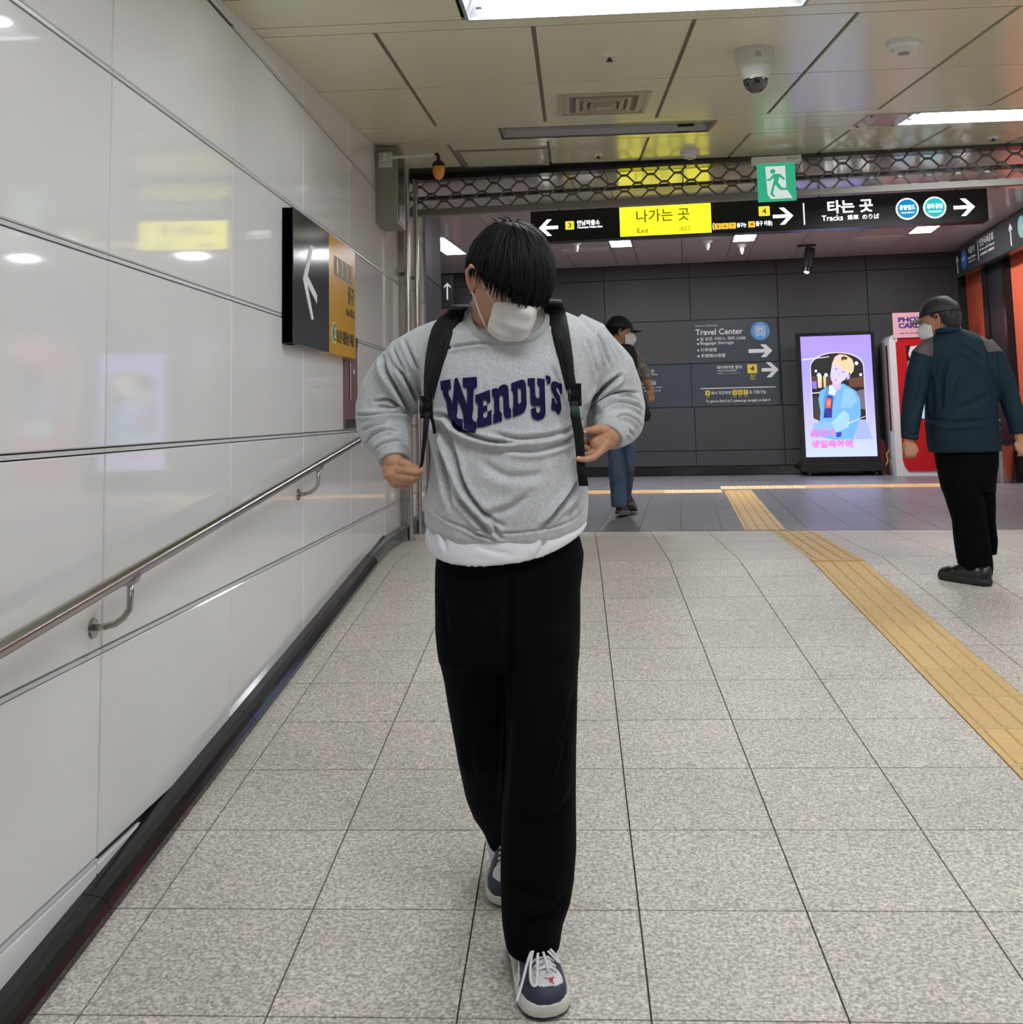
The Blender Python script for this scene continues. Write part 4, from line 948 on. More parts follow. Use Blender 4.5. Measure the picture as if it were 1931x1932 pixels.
def creases(me, L, front=True):
    """press folds into the cloth: L of (polyline px, half width px, depth m, ridge)"""
    co = coords(me); no = normals(me)
    d = co-CAM; z = d@FW; X = PCX+FPX*(d@RT)/z; Y = PCY-FPX*(d@UP)/z
    face = -(no*(d/np.linalg.norm(d, axis=1)[:, None])).sum(1); wgt = np.clip(face*2.5, 0, 1)
    disp = np.zeros(len(co))
    for P, w_, a_, rdg in L:
        P = smoothline(P)
        xs_ = [p[0] for p in P]; ys_ = [p[1] for p in P]; m = (X > min(xs_)-5*w_) & (X < max(xs_)+5*w_) & (Y > min(ys_)-5*w_) & (Y < max(ys_)+5*w_)
        if not m.any(): continue
        dd, sd, ps = seg_dist(X[m], Y[m], P); tp_ = np.clip(np.minimum(ps, 1-ps)*5+.15, 0, 1)
        v = -a_*np.exp(-(dd/w_)**2)
        v += rdg*a_*np.exp(-((dd-1.9*w_)/(1.5*w_))**2)*np.where(sd > 0, 1, .35)
        disp[m] += v*tp_
    setco(me, co+no*(disp*wgt)[:, None]); return me
def wobble(me, amp, sc, seed=0, st=(1, 1, 1)):
    co = coords(me); no = normals(me); r = np.random.RandomState(seed); v = np.zeros(len(co))
    for k in range(9):
        f_ = r.normal(size=3)*sc*(1+.5*k)*np.array(st); v += np.sin(co@f_+r.uniform(0, 6.28))/(1+.5*k)
    setco(me, co+no*(v*amp/3)[:, None]); return me
def finish(me, name, m, parent, label=None, world=True):
    me.materials.clear()
    for mm in (m if isinstance(m, (list, tuple)) else [m]): me.materials.append(mm)
    me.polygons.foreach_set('use_smooth', [True]*len(me.polygons))
    me.name = name; return link(name, me, parent, world, label)
def bvh_of(me, M=None):
    co = coords(me); return BVHTree.FromPolygons([tuple(c) for c in co], [tuple(p.vertices) for p in me.polygons])
def hit(bv, px, py, fallback):
    d = ray(px, py); r = bv.ray_cast(Vector(CAM), Vector(d).normalized())
    if r[0] is None: return at(px, py, fallback)
    return np.array(r[0])
def join(mbs):
    out = bpy.data.meshes.new('j'); bm = bmesh.new()
    for me in mbs: bm.from_mesh(me)
    bm.to_mesh(out); bm.free(); return out

M_skin = mat('skin', rgb(180, 134, 106), .5, noise=(30, .04, (1, 1, 1), 3), spec=.35)
M_skin2 = mat('older skin', rgb(176, 128, 98), .55, noise=(30, .05, (1, 1, 1), 3), spec=.3)
M_hair = mat('black hair', rgb(7, 6, 8), .6, spec=.18, noise=(60, .4, (1, 1, .2), 2))
M_maskw = mat('white mask cloth', rgb(226, 224, 222), .8, bump=(500, .15, .001))
M_heather = None
def heather():
    m = bpy.data.materials.new('heather grey fleece'); m.use_nodes = True; nt = m.node_tree; b = nt.nodes['Principled BSDF']
    geo = nt.nodes.new('ShaderNodeNewGeometry'); mp = nt.nodes.new('ShaderNodeMapping'); mp.inputs['Scale'].default_value = (1, 1, .55); nt.links.new(geo.outputs['Position'], mp.inputs['Vector'])
    n = nt.nodes.new('ShaderNodeTexNoise'); n.inputs['Scale'].default_value = 420; n.inputs['Detail'].default_value = 3; nt.links.new(mp.outputs[0], n.inputs['Vector'])
    n2 = nt.nodes.new('ShaderNodeTexNoise'); n2.inputs['Scale'].default_value = 60; n2.inputs['Detail'].default_value = 4; nt.links.new(mp.outputs[0], n2.inputs['Vector'])
    r = nt.nodes.new('ShaderNodeValToRGB'); nt.links.new(n.outputs['Fac'], r.inputs[0]); e = r.color_ramp.elements
    e[0].position = .36; e[0].color = rgb(173, 176, 179); e[1].position = .62; e[1].color = rgb(199, 202, 205)
    mx = nt.nodes.new('ShaderNodeMapRange'); mx.inputs['From Min'].default_value = .35; mx.inputs['From Max'].default_value = .65; mx.inputs['To Min'].default_value = .955; mx.inputs['To Max'].default_value = 1.04; nt.links.new(n2.outputs['Fac'], mx.inputs[0])
    v = nt.nodes.new('ShaderNodeVectorMath'); v.operation = 'SCALE'; nt.links.new(r.outputs[0], v.inputs[0]); nt.links.new(mx.outputs[0], v.inputs['Scale']); nt.links.new(v.outputs[0], b.inputs['Base Color'])
    b.inputs['Roughness'].default_value = .9; b.inputs['Sheen Weight'].default_value = .15; b.inputs['Specular IOR Level'].default_value = .2
    bp = nt.nodes.new('ShaderNodeBump'); bp.inputs['Strength'].default_value = .25; bp.inputs['Distance'].default_value = .001; nt.links.new(n.outputs['Fac'], bp.inputs['Height']); nt.links.new(bp.outputs[0], b.inputs['Normal'])
    return m
M_heather = heather()
M_tee = mat('white cotton', rgb(228, 230, 236), .85, bump=(300, .1, .001))
M_trou = mat('black trouser cloth', rgb(3, 4, 6), .9, spec=.1, bump=(400, .1, .001))
M_navy = mat('navy lettering felt', rgb(16, 20, 62), .85, spec=.2)
M_strap = mat('black webbing', rgb(12, 13, 15), .7, spec=.3, bump=(600, .2, .001))
M_lace = mat('white lace', rgb(232, 232, 236), .75)
M_shoew = mat('white leather', rgb(222, 223, 228), .4)
M_shoen = mat('navy leather', rgb(38, 42, 66), .5)
M_shoeg = mat('grey leather', rgb(110, 112, 118), .5)
M_sole = mat('off white midsole', rgb(212, 212, 206), .5)
M_out = mat('navy outsole', rgb(30, 32, 50), .6)

# ---- a head, facing -Y, chin at z -.115 and crown at +.115
def head_parts(mb):
    prof = [(-.117, .018, -.074, -.030), (-.108, .034, -.088, -.008), (-.09, .048, -.093, .02), (-.065, .058, -.092, .045), (-.035, .066, -.090, .066), (0, .072, -.087, .082), (.03, .0755, -.091, .091), (.06, .075, -.087, .092), (.085, .067, -.073, .083), (.103, .050, -.05, .062), (.114, .026, -.02, .034)]
    mb.loft([ring((0, (f_+b_)/2, z), a, (b_-f_)/2, (b_-f_)/2, 32, 2.25) for z, a, f_, b_ in prof])
    mb.tube([(0, -.083, .006), (0, -.097, -.014), (0, -.108, -.032), (0, -.104, -.042)], [.007, .010, .0135, .011], 12, round_ends=True)
    for s_ in (-1, 1):
        mb.ball((s_*.010, -.097, -.040), .0085, 10, 8)
        mb.tube([(s_*.012, -.086, .022), (s_*.035, -.084, .026), (s_*.055, -.07, .02)], [.006, .007, .005], 8, round_ends=True)
        mb.ball((s_*.032, -.074, .004), .0145, 12, 10)
        # ear: rim, lobe
        P = [(s_*.074, -.002, .010), (s_*.086, .002, .026), (s_*.095, .016, .026), (s_*.096, .026, .006), (s_*.090, .020, -.018), (s_*.078, .008, -.038)]
        mb.tube(P, [.006, .0055, .0055, .0055, .0055, .007], 8, round_ends=True)
        mb.loft([[(s_*(.07+.012*q), .012+.016*math.cos(a)*q2, -.006+.028*math.sin(a)*q2) for a in [2*PI*k/12 for k in range(12)]] for q, q2 in ((0, .9), (1, .85))])
    mb.tube([(-.024, -.086, -.066), (0, -.096, -.064), (.024, -.086, -.066)], [.004, .0065, .004], 8, round_ends=True)
    mb.tube([(-.020, -.085, -.075), (0, -.094, -.076), (.020, -.085, -.075)], [.004, .007, .004], 8, round_ends=True)
def xf(me_or_list, M):
    return [tuple(M @ Vector(p)) for p in me_or_list]
def head_mesh(M, vox=.003):
    b = MB(); head_parts(b); me = remesh(b, vox, 3); me.transform(M); return me
def eyes(M, parent):
    for s_ in (-1, 1):
        b = MB().ball((s_*.032, -.0795, .003), .0115, 14, 10); b.v = xf(b.v, M); b.build('eye', mat('eye white', rgb(230, 226, 220), .2), parent, True, True)
        b = MB().ball((s_*.032, -.0865, .001), .0052, 10, 8); b.v = xf(b.v, M); b.build('iris', mat('dark iris', rgb(30, 20, 14), .1), parent, True, True)
def scalp(phi, th, R=(.083, .104, .113), c=(0, .004, .008)):
    """ellipsoid point; th=0 at the crown whorl, phi=0 towards the face"""
    x = math.sin(th)*math.sin(phi); y = -math.sin(th)*math.cos(phi); z = math.cos(th)
    a = .42; y, z = y*math.cos(a)+z*math.sin(a), -y*math.sin(a)+z*math.cos(a)     # whorl sits towards the back
    return np.array([c[0]+R[0]*x, c[1]+R[1]*y, c[2]+R[2]*z])
def hair_mesh(M, endf, n=520, seed=1, thick=.008, lift=.012, R=(.083, .104, .113)):
    rr = random.Random(seed); b = MB(); cap = []
    for i in range(15):
        cap.append([scalp(2*PI*k/40, .02+(endf(2*PI*k/40)-.12)*i/14, R)*1.0 for k in range(40)])
    b.loft(cap, cap=True)
    c0 = np.array([0, .004, .008])
    for i in range(n):
        ph = 2*PI*(i+rr.random())/n; e_ = endf(ph)+rr.uniform(-.04, .03)+.035*math.sin(ph*23+seed)+.025*math.sin(ph*37+1); t0 = rr.uniform(.03, e_*.62); t0 = t0 if rr.random() < .7 else .03
        dphi = rr.uniform(-.34, .34)+.3*math.sin(ph*1.0+.5); L = []; N = 9; w0 = rr.uniform(.6, 1.15)*thick; lf = rr.uniform(.2, 1.)*lift
        for k in range(N):
            q = k/(N-1); th = t0+(e_-t0)*q; p = scalp(ph+dphi*q, th, R); d = p-c0; d = d/np.linalg.norm(d)
            L.append(p+d*(lf*math.sin(min(1, q*1.6+.15)*PI*.62)+.003))
        rad = [w0*(.5+.5*math.sin(PI*min(1, .25+q*.75)))*(1-.8*max(0, q-.72)/.28) for q in [k/(N-1) for k in range(N)]]
        b.tube(L, rad, 6, cap=True, ref=(0, 0, 1), flat=.7)
    b.v = xf(b.v, M); return b
def mask_mesh(M, pleats=True, zt=-.012, zb=-.122, w_=1.25, beak=0.):
    rws = 16; cl = 33; G = []
    for i in range(rws):
        q = i/(rws-1); z = zt+(zb-zt)*q; row = []
        for j in range(cl):
            s_ = -1+2*j/(cl-1); ang = s_*w_
            a = .070+.002*math.sin(q*PI); dpt = .097+.026*math.exp(-(s_*w_*2.4)**2)*math.exp(-((q-.25)*2.6)**2)+.006*math.sin(q*PI)+beak*math.exp(-(s_*1.7)**2)*math.sin(q*PI)
            if q > .8: dpt -= .018*(q-.8)/.2; a -= .012*(q-.8)/.2
            zz = z+(1-abs(s_)**2)*(.012 if q < .3 else 0)*(1-q*3 if q < .33 else 0)+abs(s_)**2*(.0)*q
            zz = zz if True else z
            # side edges are gathered towards the middle
            zz = zz*(1-.22*s_*s_)+(zt+zb)/2*(.22*s_*s_)
            pl = .0034*math.sin(q*PI*6)*(1 if pleats else 0)*(.4+.6*(1-s_*s_))
            row.append((a*math.sin(ang), -(dpt+pl)*math.cos(ang)+.0, zz))
        G.append(row)
    b = MB(); v = [p for r in G for p in r]; f = [(i*cl+j, i*cl+j+1, (i+1)*cl+j+1, (i+1)*cl+j) for i in range(rws-1) for j in range(cl-1)]
    inn = [(p[0]*.97, p[1]*.97, p[2]) for p in v]; n_ = len(v); b.add(v+inn, f+[tuple(q+n_ for q in ff[::-1]) for ff in f])
    b.v = xf(b.v, M); return b
def loops(M, parent, m):
    for s_ in (-1, 1):
        for z0, z1, y1 in ((-.028, .022, .012), (-.095, -.034, .022)):
            b = MB().tube([(s_*.057, -.058, z0), (s_*.071, -.030, z0*.55+z1*.45), (s_*.0785, -.006, z0*.15+z1*.85), (s_*.084, .012, z1)], .0016, 6); b.v = xf(b.v, M); b.build('ear_loop', m, parent, True, True)

# ---- a shoe, toe towards -Y, length 2*.145
def shoe(parent, M, style='sneaker', mats=None, name='shoe', bow=True):
    mu = mats
    prof = [(-.145, .010, .030), (-.141, .024, .042), (-.133, .034, .052), (-.118, .044, .060), (-.095, .050, .066), (-.07, .051, .072), (-.045, .049, .083), (-.02, .046, .098), (.005, .043, .112), (.03, .040, .120), (.06, .037, .108), (.09, .036, .098), (.115, .033, .102), (.132, .025, .104), (.143, .010, .09)]
    P = np.array(prof); yv = np.concatenate([np.linspace(-.145, -.125, 9)[:-1], np.linspace(-.125, .125, 120), np.linspace(.125, .143, 9)[1:]]); n = 96
    hw = np.interp(yv, P[:, 0], P[:, 1]); ht = np.interp(yv, P[:, 0], P[:, 2]); secs = []
    for y, a, h in zip(yv, hw, ht):
        sec = []
        for k in range(n):
            t = 2*PI*k/n; c_, s_ = math.cos(t), math.sin(t); cx = .006*math.sin((y+.05)*12)
            narrow = 1-.35*max(0, s_)**2*(1 if y > -.05 else .3)
            sec.append((cx+a*math.copysign(abs(c_)**.8, c_)*narrow, y, .022+(h-.022)*max(0, s_)**.75-.006*max(0, -s_)))
        secs.append(sec)
    b = MB().loft(secs); me = bpy.data.meshes.new('upper'); me.from_pydata(b.v, [], b.f); sh = bpy.data.objects.new
    root = parent
    me.transform(M)
    if style == 'sneaker':
        loc = M.inverted()
        mi = []
        for p in me.polygons:
            c_ = loc @ p.center; x, y, z = c_; top = np.interp(y, P[:, 0], P[:, 2]); fr = (z-.022)/max(.01, top-.022); k = 0
            if y < -.07:
                k = 0 if (x/.036)**2+((y+.099)/.027)**2 < 1 and fr > .45 else 1
                if y > -.1 and abs(x) < .02 and fr > .6: k = 0
            elif y < .045: k = 1 if (fr > .5 and abs(x) > .014) else 0
            elif y > .10: k = 1 if fr < .6 else 0
            if -.03 < y < .07 and .15 < fr < .55 and abs((fr-.15)*.18-(y+.03)) < .028: k = 2
            mi.append(k)
        for mm in (M_shoew, M_shoen, M_shoeg): me.materials.append(mm)
        me.polygons.foreach_set('material_index', mi)
    else: me.materials.append(mats[0])
    me.polygons.foreach_set('use_smooth', [True]*len(me.polygons))
    up = link(name, me, parent, True)
    def add(mb, nm, m, par=up, smooth=False):
        mb.v = xf(mb.v, M); me_ = mb.mesh(nm, m)
        if smooth: me_.polygons.foreach_set('use_smooth', [True]*len(me_.polygons))
        o = link(nm, me_, par); me_.transform(world_of(par).inverted()); return o
    out = []
    for s_ in (1, -1):
        for y in (np.linspace(-.147, .145, 40) if s_ > 0 else np.linspace(.145, -.147, 40)):
            a = np.interp(y, P[:, 0], P[:, 1])+.006; a = .012+(a-.012) if abs(y) < .143 else .012
            out.append((.006*math.sin((y+.05)*12)+s_*a, y))
    def slab(z0, z1, g0, g1): return MB().loft([[(x*g, y*g, z) for x, y in out] for z, g in ((z0, g0), (z0+.002, g0*1.01), (z1-.003, g1), (z1, g1*.97))])
    o = add(slab(.007, .032, 1., 1.0), 'midsole', M_sole if style == 'sneaker' else mats[1]); autosmooth(o, 50)
    add(slab(0, .0075, .97, 1.005), 'outsole', M_out if style == 'sneaker' else mats[1])
    if style == 'sneaker':
        def topz(y, x=0): return np.interp(y, P[:, 0], P[:, 2])-abs(x)*.25
        add(MB().loft([ring((0, y, topz(y)-.002), .021, .0, .0, 4) if False else [(-w_, y, topz(y)+h), (w_, y, topz(y)+h), (w_, y, topz(y)+h+.005), (-w_, y, topz(y)+h+.005)] for y, w_, h in ((-.096, .012, -.004), (-.06, .015, -.002), (0, .02, 0), (.04, .024, .006), (.055, .022, .016))]), 'tongue', M_shoew)
        for i in range(8):
            y = -.093+i*.0125; z = topz(y)+.007
            add(MB().tube([(-.026, y, z-.010), (-.014, y+.002, z), (0, y+.004, z+.001), (.014, y+.002, z), (.026, y, z-.010)], .0032, 8, flat=.6), 'lace', M_lace, smooth=True)
            add(MB().tube([(-.024, y, z-.008), (0, y+.008, z+.003), (.024, y+.014, z-.004)], .003, 8, flat=.6), 'lace', M_lace, smooth=True)
        for P_ in () if not bow else ([(0.000, -0.040, 0.100), (-0.016, -0.058, 0.098), (-0.030, -0.084, 0.080), (-0.036, -0.110, 0.062), (-0.029, -0.120, 0.058), (-0.021, -0.104, 0.070), (-0.012, -0.074, 0.086), (0.000, -0.042, 0.100)],
                   [(0.000, -0.040, 0.100), (0.014, -0.054, 0.096), (0.030, -0.066, 0.082), (0.034, -0.078, 0.073), (0.022, -0.070, 0.084), (0.000, -0.042, 0.100)],
                   [(0.000, -0.040, 0.100), (-0.026, -0.066, 0.092), (-0.048, -0.096, 0.064), (-0.064, -0.118, 0.044), (-0.071, -0.126, 0.036)],
                   [(0.000, -0.040, 0.100), (0.004, -0.073, 0.087), (0.004, -0.102, 0.071)]):
            add(MB().tube(smoothline(P_, 4), .0030, 8, flat=.7), 'lace', M_lace, smooth=True)
        em = MB()
        for seg in ([(-0.0060, -0.1070), (0.0020, -0.1105), (0.0080, -0.1095), (0.0160, -0.1065), (0.0165, -0.1080), (0.0110, -0.1120), (0.0095, -0.1170), (0.0105, -0.1240), (0.0085, -0.1240), (0.0075, -0.1180), (0.0030, -0.1210), (0.0020, -0.1195), (0.0055, -0.1145), (0.0020, -0.1130), (-0.0065, -0.1085)],):
            em.add([(x, y, topz(y)+.0015-abs(x)*.1) for x, y in seg], [tuple(range(len(seg)))])
        add(em, 'emblem', mat('red emblem', rgb(190, 40, 60), .5))
        pf = MB()
        for i in range(5):
            for j in range(4):
                x, y = -.018+.007*i, -.092-.0075*j
                pf.add([(x+.0012*math.cos(a), y+.0012*math.sin(a), topz(y)+.0012-abs(x)*.12) for a in (0, 1.05, 2.1, 3.14, 4.2, 5.25)], [(0, 1, 2, 3, 4, 5)])
        o = add(pf, 'perforations', mat('perforation grey', rgb(165, 165, 172), .6)); o['kind'] = 'stuff'
    return up
def foot_M(toe, heel, zt=None, scale=1., roll=0.):
    toe = Vector(toe); heel = Vector(heel); d = (toe-heel).normalized(); y = -d; x = y.cross(Vector((0, 0, 1))).normalized(); z = x.cross(y).normalized()
    M = Matrix((x, y, z)).transposed().to_4x4(); M.translation = (toe+heel)/2
    return M @ Matrix.Scale(scale, 4)

# ================================================================== the walking man
MAN = thing('person', 'young man with bowed black-haired head in grey lettered sweatshirt, black trousers and white mask', 'person', tuple(at(980, 1700, 2.5)*np.array([1, 1, 0])+np.array([0, 0, ramp_z(2.5)])))
HM = Matrix.Translation(Vector(at(961, 527, 2.385))) @ Euler((0, 0, math.radians(33))).to_matrix().to_4x4() @ Euler((math.radians(38), 0, 0)).to_matrix().to_4x4() @ Euler((0, math.radians(-3), 0)).to_matrix().to_4x4()
hd = head_mesh(HM)
bb = MB()
nb = HM @ Vector((0, .03, -.06))
bb.tube([tuple(nb), tuple(at(944, 602, 2.462)), tuple(at(946, 640, 2.50))], [.060, .064, .072], 20, round_ends=True)
rows(bb, [(610, 900, 1010, 2.52, .05, .05), (640, 830, 1085, 2.52, .07, .07), (760, 850, 1070, 2.52, .09, .08), (900, 850, 1065, 2.52, .09, .08), (1000, 850, 1070, 2.52, .09, .08), (1180, 850, 1075, 2.52, .09, .09)])
chain(bb, [(845, 640, 2.52, .045), (760, 700, 2.54, .042), (730, 775, 2.56, .036), (738, 830, 2.50, .03), (742, 862, 2.45, .024), (744, 872, 2.44, .025)])
chain(bb, [(1075, 640, 2.52, .045), (1135, 700, 2.54, .042), (1165, 775, 2.57, .036), (1158, 815, 2.47, .026), (1150, 824, 2.44, .025)])
chain(bb, [(905, 1200, 2.53, .07), (910, 1400, 2.62, .05), (945, 1580, 2.90, .035), (955, 1650, 2.93, .035)])
chain(bb, [(1020, 1200, 2.50, .07), (1020, 1450, 2.44, .05), (1005, 1780, 2.50, .035), (1000, 1830, 2.52, .035)])
body = remesh(bb, .007, 3)
h1 = MB()     # his right hand pinching the strap
h1.tube([at(742, 860, 2.452), at(743, 872, 2.445), at(746, 884, 2.435), at(748, 896, 2.43), at(750, 903, 2.43)], [.024, .027, .031, .030, .023], 18, flat=.62, ref=(0, 1, 0), round_ends=True)
for P in ([(752, 888, 2.418, .0095), (770, 889, 2.405, .0088), (785, 891, 2.400, .0078), (797, 888, 2.402, .0062)],
          [(746, 898, 2.425, .0095), (762, 901, 2.410, .0090), (777, 902, 2.405, .0080), (790, 897, 2.408, .0065)],
          [(744, 906, 2.432, .0090), (758, 910, 2.418, .0086), (772, 911, 2.414, .0078), (783, 906, 2.418, .0062)],
          [(746, 911, 2.442, .0078), (758, 917, 2.432, .0075), (769, 918, 2.43, .0068), (777, 913, 2.432, .0055)],
          [(756, 872, 2.430, .0120), (768, 877, 2.415, .0105), (780, 883, 2.408, .0085), (792, 883, 2.408, .0068)]):
    chain(h1, P, 12)
h1 = remesh(h1, .0016, 3)
h2 = MB()     # his left hand, fingers closing on the other strap end
h2.tube([at(1156, 812, 2.452), at(1148, 818, 2.442), at(1140, 826, 2.432), at(1134, 834, 2.428)], [.025, .029, .031, .026], 18, flat=.6, ref=(0, 1, 0), round_ends=True)
for P in ([(1143, 836, 2.420, .0098), (1133, 851, 2.408, .0092), (1120, 863, 2.398, .0082), (1104, 867, 2.390, .0072), (1090, 866, 2.388, .0058)],
          [(1136, 838, 2.428, .0095), (1126, 850, 2.422, .0088), (1115, 857, 2.418, .0078), (1104, 858, 2.418, .0062)],
          [(1132, 836, 2.438, .0090), (1121, 845, 2.434, .0084), (1111, 848, 2.432, .0075), (1104, 842, 2.43, .0060)],
          [(1130, 832, 2.448, .0080), (1117, 838, 2.446, .0072), (1109, 836, 2.444, .0064), (1104, 828, 2.442, .0052)],
          [(1143, 812, 2.430, .0130), (1130, 809, 2.418, .0110), (1116, 812, 2.412, .0090), (1105, 813, 2.412, .0078), (1101, 822, 2.414, .0060)]):
    chain(h2, P, 12)
h2 = remesh(h2, .0016, 3)
bd = finish(join([body, hd, h1, h2]), 'body', M_skin, MAN)
# nails
for (px, py, Y) in ((795, 884, 2.396), (1092, 863, 2.384), (1103, 815, 2.405)):
    p = at(px, py, Y); MB().ball(tuple(p), .0042, 8, 6, (1, .4, .8)).build('nail', mat('nail', rgb(214, 170, 150), .25), bd, True, True)
eyes(HM, MAN)
front = lambda ph: abs(((ph+PI) % (2*PI))-PI)
def hair_end(ph):
    f = front(ph)       # 0 face, pi back
    sp = ((ph+PI) % (2*PI))-PI
    if f < 1.0: return 2.08+.05*math.cos(ph*9)-(.0 if sp > -.35 else min(.36, (-sp-.35)*.62))
    if f < 1.25: return 1.72-(f-1.0)/.25*.22
    if f < 2.0: return 1.40+.16*abs((f-1.6)/.4)**2
    return 1.68-(f-2.0)/1.14*.22
hm = hair_mesh(HM, hair_end, 1500, 4, .0042, .014, (.080, .104, .112))
_r = random.Random(5)
for _i in range(16):
    ph = _r.uniform(0, 6.28); t0 = _r.uniform(.0, .4); p0 = scalp(ph, t0, (.080, .104, .112)); d0 = (p0-np.array([0, .004, .008])); d0 /= np.linalg.norm(d0); sd = np.array([math.sin(ph), -math.cos(ph), 0])
    L_ = [p0, p0+d0*.010+sd*.004, p0+d0*.014+sd*_r.uniform(.010, .018), p0+d0*_r.uniform(.010, .016)+sd*_r.uniform(.018, .030)]
    hb = MB().tube(L_, [.0035, .003, .002, .0006], 5); hb.v = xf(hb.v, HM); hm.add(hb.v, hb.f)
hm.build('hair', M_hair, MAN, True, True)
mk = mask_mesh(HM, w_=.95, zb=-.120).build('face_mask', M_maskw, MAN, True, True); loops(HM, mk, M_lace)

# sweatshirt
b = MB()
rows(b, [(576, 897, 1028, 2.505, .066, .07, .062), (583, 878, 1048, 2.505, .084, .08, .052), (598, 846, 1084, 2.51, .10, .09, .034), (614, 818, 1110, 2.515, .112, .10, .018), (645, 796, 1136, 2.52, .125, .11), (690, 790, 1140, 2.52, .135, .12),
         (740, 796, 1128, 2.52, .14, .12), (790, 806, 1108, 2.52, .142, .12), (850, 815, 1101, 2.52, .145, .125), (900, 810, 1106, 2.52, .148, .13), (950, 802, 1111, 2.52, .15, .135, .018), (978, 803, 1109, 2.52, .146, .13, .034), (990, 810, 1100, 2.52, .138, .125, .042)], 48, 2.25)
chain(b, [(848, 640, 2.52, .050), (808, 658, 2.525, .060), (774, 682, 2.535, .065), (753, 708, 2.55, .067), (736, 740, 2.565, .071), (726, 772, 2.57, .072), (724, 800, 2.55, .066), (729, 826, 2.51, .056), (738, 848, 2.475, .044), (743, 862, 2.455, .036)], 28, rnd=False)
chain(b, [(1075, 628, 2.52, .054), (1104, 646, 2.525, .064), (1126, 678, 2.535, .064), (1146, 702, 2.55, .066), (1158, 738, 2.575, .068), (1166, 770, 2.575, .066), (1166, 794, 2.53, .060), (1161, 808, 2.49, .048), (1155, 817, 2.455, .036)], 28, rnd=False)
sw = remesh(b, .0034, 5)
wobble(sw, .004, 15, 3, (1, 1, .6))
CR = [([(812, 962), (850, 986), (900, 1000), (960, 1006), (1030, 998), (1080, 982), (1106, 958)], 3, .003, .3), ([(722, 672), (728, 700), (745, 730), (762, 758), (772, 785)], 5, .013, .8), ([(748, 690), (770, 725), (786, 760), (790, 780)], 4.5, .010, .8), ([(708, 758), (730, 755), (752, 766), (768, 786)], 4, .009, .8),
      ([(668, 783), (700, 784), (735, 781), (768, 782)], 4, .009, .9), ([(686, 846), (706, 822), (730, 812), (752, 814)], 4, .007, .9), ([(700, 856), (720, 838), (745, 832), (760, 835)], 4, .006, .8), ([(682, 815), (700, 805), (730, 798)], 5, .006, .8),
      ([(762, 640), (775, 670), (790, 700)], 5, .006, .8), ([(740, 655), (752, 680), (765, 705)], 4, .005, .8),
      ([(1110, 775), (1122, 752), (1145, 728), (1172, 708)], 5, .013, .9), ([(1118, 772), (1145, 752), (1172, 742), (1200, 742)], 4.5, .010, .9), ([(1128, 786), (1160, 764), (1192, 766), (1218, 778)], 4, .010, .9), ([(1150, 800), (1172, 785), (1195, 790), (1212, 806)], 4, .008, .9),
      ([(1165, 752), (1190, 752), (1210, 762)], 4, .007, .8), ([(1128, 628), (1140, 660), (1150, 690)], 4.5, .007, .8), ([(1145, 622), (1158, 650), (1172, 676)], 4, .005, .8), ([(1108, 640), (1122, 680), (1128, 710)], 5, .005, .8), ([(1160, 820), (1180, 810), (1196, 822)], 4, .006, .8),
      ([(815, 782), (845, 787), (862, 806), (890, 822), (925, 832), (975, 836)], 5, .012, 1.), ([(818, 792), (840, 822), (858, 870), (878, 925), (912, 968), (950, 992)], 6, .012, .9), ([(838, 800), (852, 832), (866, 880)], 5, .008, .9),
      ([(826, 800), (832, 850), (842, 905), (850, 960)], 6, .008, .8), ([(930, 818), (980, 828), (1040, 822), (1082, 806)], 6, .007, .9), ([(960, 850), (1010, 852), (1060, 838), (1095, 818)], 6, .006, .8), ([(1096, 835), (1090, 880), (1078, 925), (1050, 965), (1020, 1000)], 5.5, .012, .9),
      ([(1104, 900), (1094, 940), (1070, 975)], 6, .007, .8), ([(845, 657), (885, 650), (925, 647)], 4, .005, .7), ([(930, 985), (938, 1005), (948, 1016)], 5, .007, .8), ([(1000, 930), (960, 960), (900, 975)], 9, .005, .6), ([(860, 935), (905, 985), (925, 1008)], 7, .006, .7), ([(1040, 690), (1056, 730), (1064, 770)], 6, .004, .7),
      ([(905, 870), (960, 900), (1030, 895)], 12, .004, .6), ([(870, 995), (900, 1008), (940, 1022)], 3, .004, .6), ([(1098, 792), (1076, 806), (1060, 822)], 4, .007, .8)]
creases(sw, [(p, w_*.72, a*1.7, r*.9) for p, w_, a, r in CR])
swo = finish(sw, 'sweatshirt', M_heather, MAN)
M_rib = mat('grey rib knit', rgb(178, 182, 184), .9, noise=(500, .05, (1, 1, .02), 1), bump=(420, .35, .002, (1, 1, .03)))
BV = bvh_of(sw) if False else None
me_w = sw.copy(); me_w.transform(world_of(MAN)); BV = bvh_of(me_w)
# collar band
cpts = []
cb = MB()
cc = [(896, 572), (888, 585), (886, 602), (890, 618), (901, 631), (920, 640), (945, 644), (975, 644), (1002, 638), (1022, 626), (1034, 606), (1036, 588), (1028, 572)]
ring3 = []
for (px, py) in smoothline(cc, 3):
    h_ = hit(BV, px, py, 2.46); ring3.append(h_+np.array([0, -.003, 0]))
ring3 = [np.array(p) for p in ring3]
for _ in range(3): ring3 = [ring3[0]]+[(ring3[i-1]+ring3[i]*2+ring3[i+1])/4 for i in range(1, len(ring3)-1)]+[ring3[-1]]
cb.tube([tuple(p) for p in ring3], .0092, 10, flat=.36, ref=(0, 1, .2)); cb.build('collar', M_rib, swo, True, True)
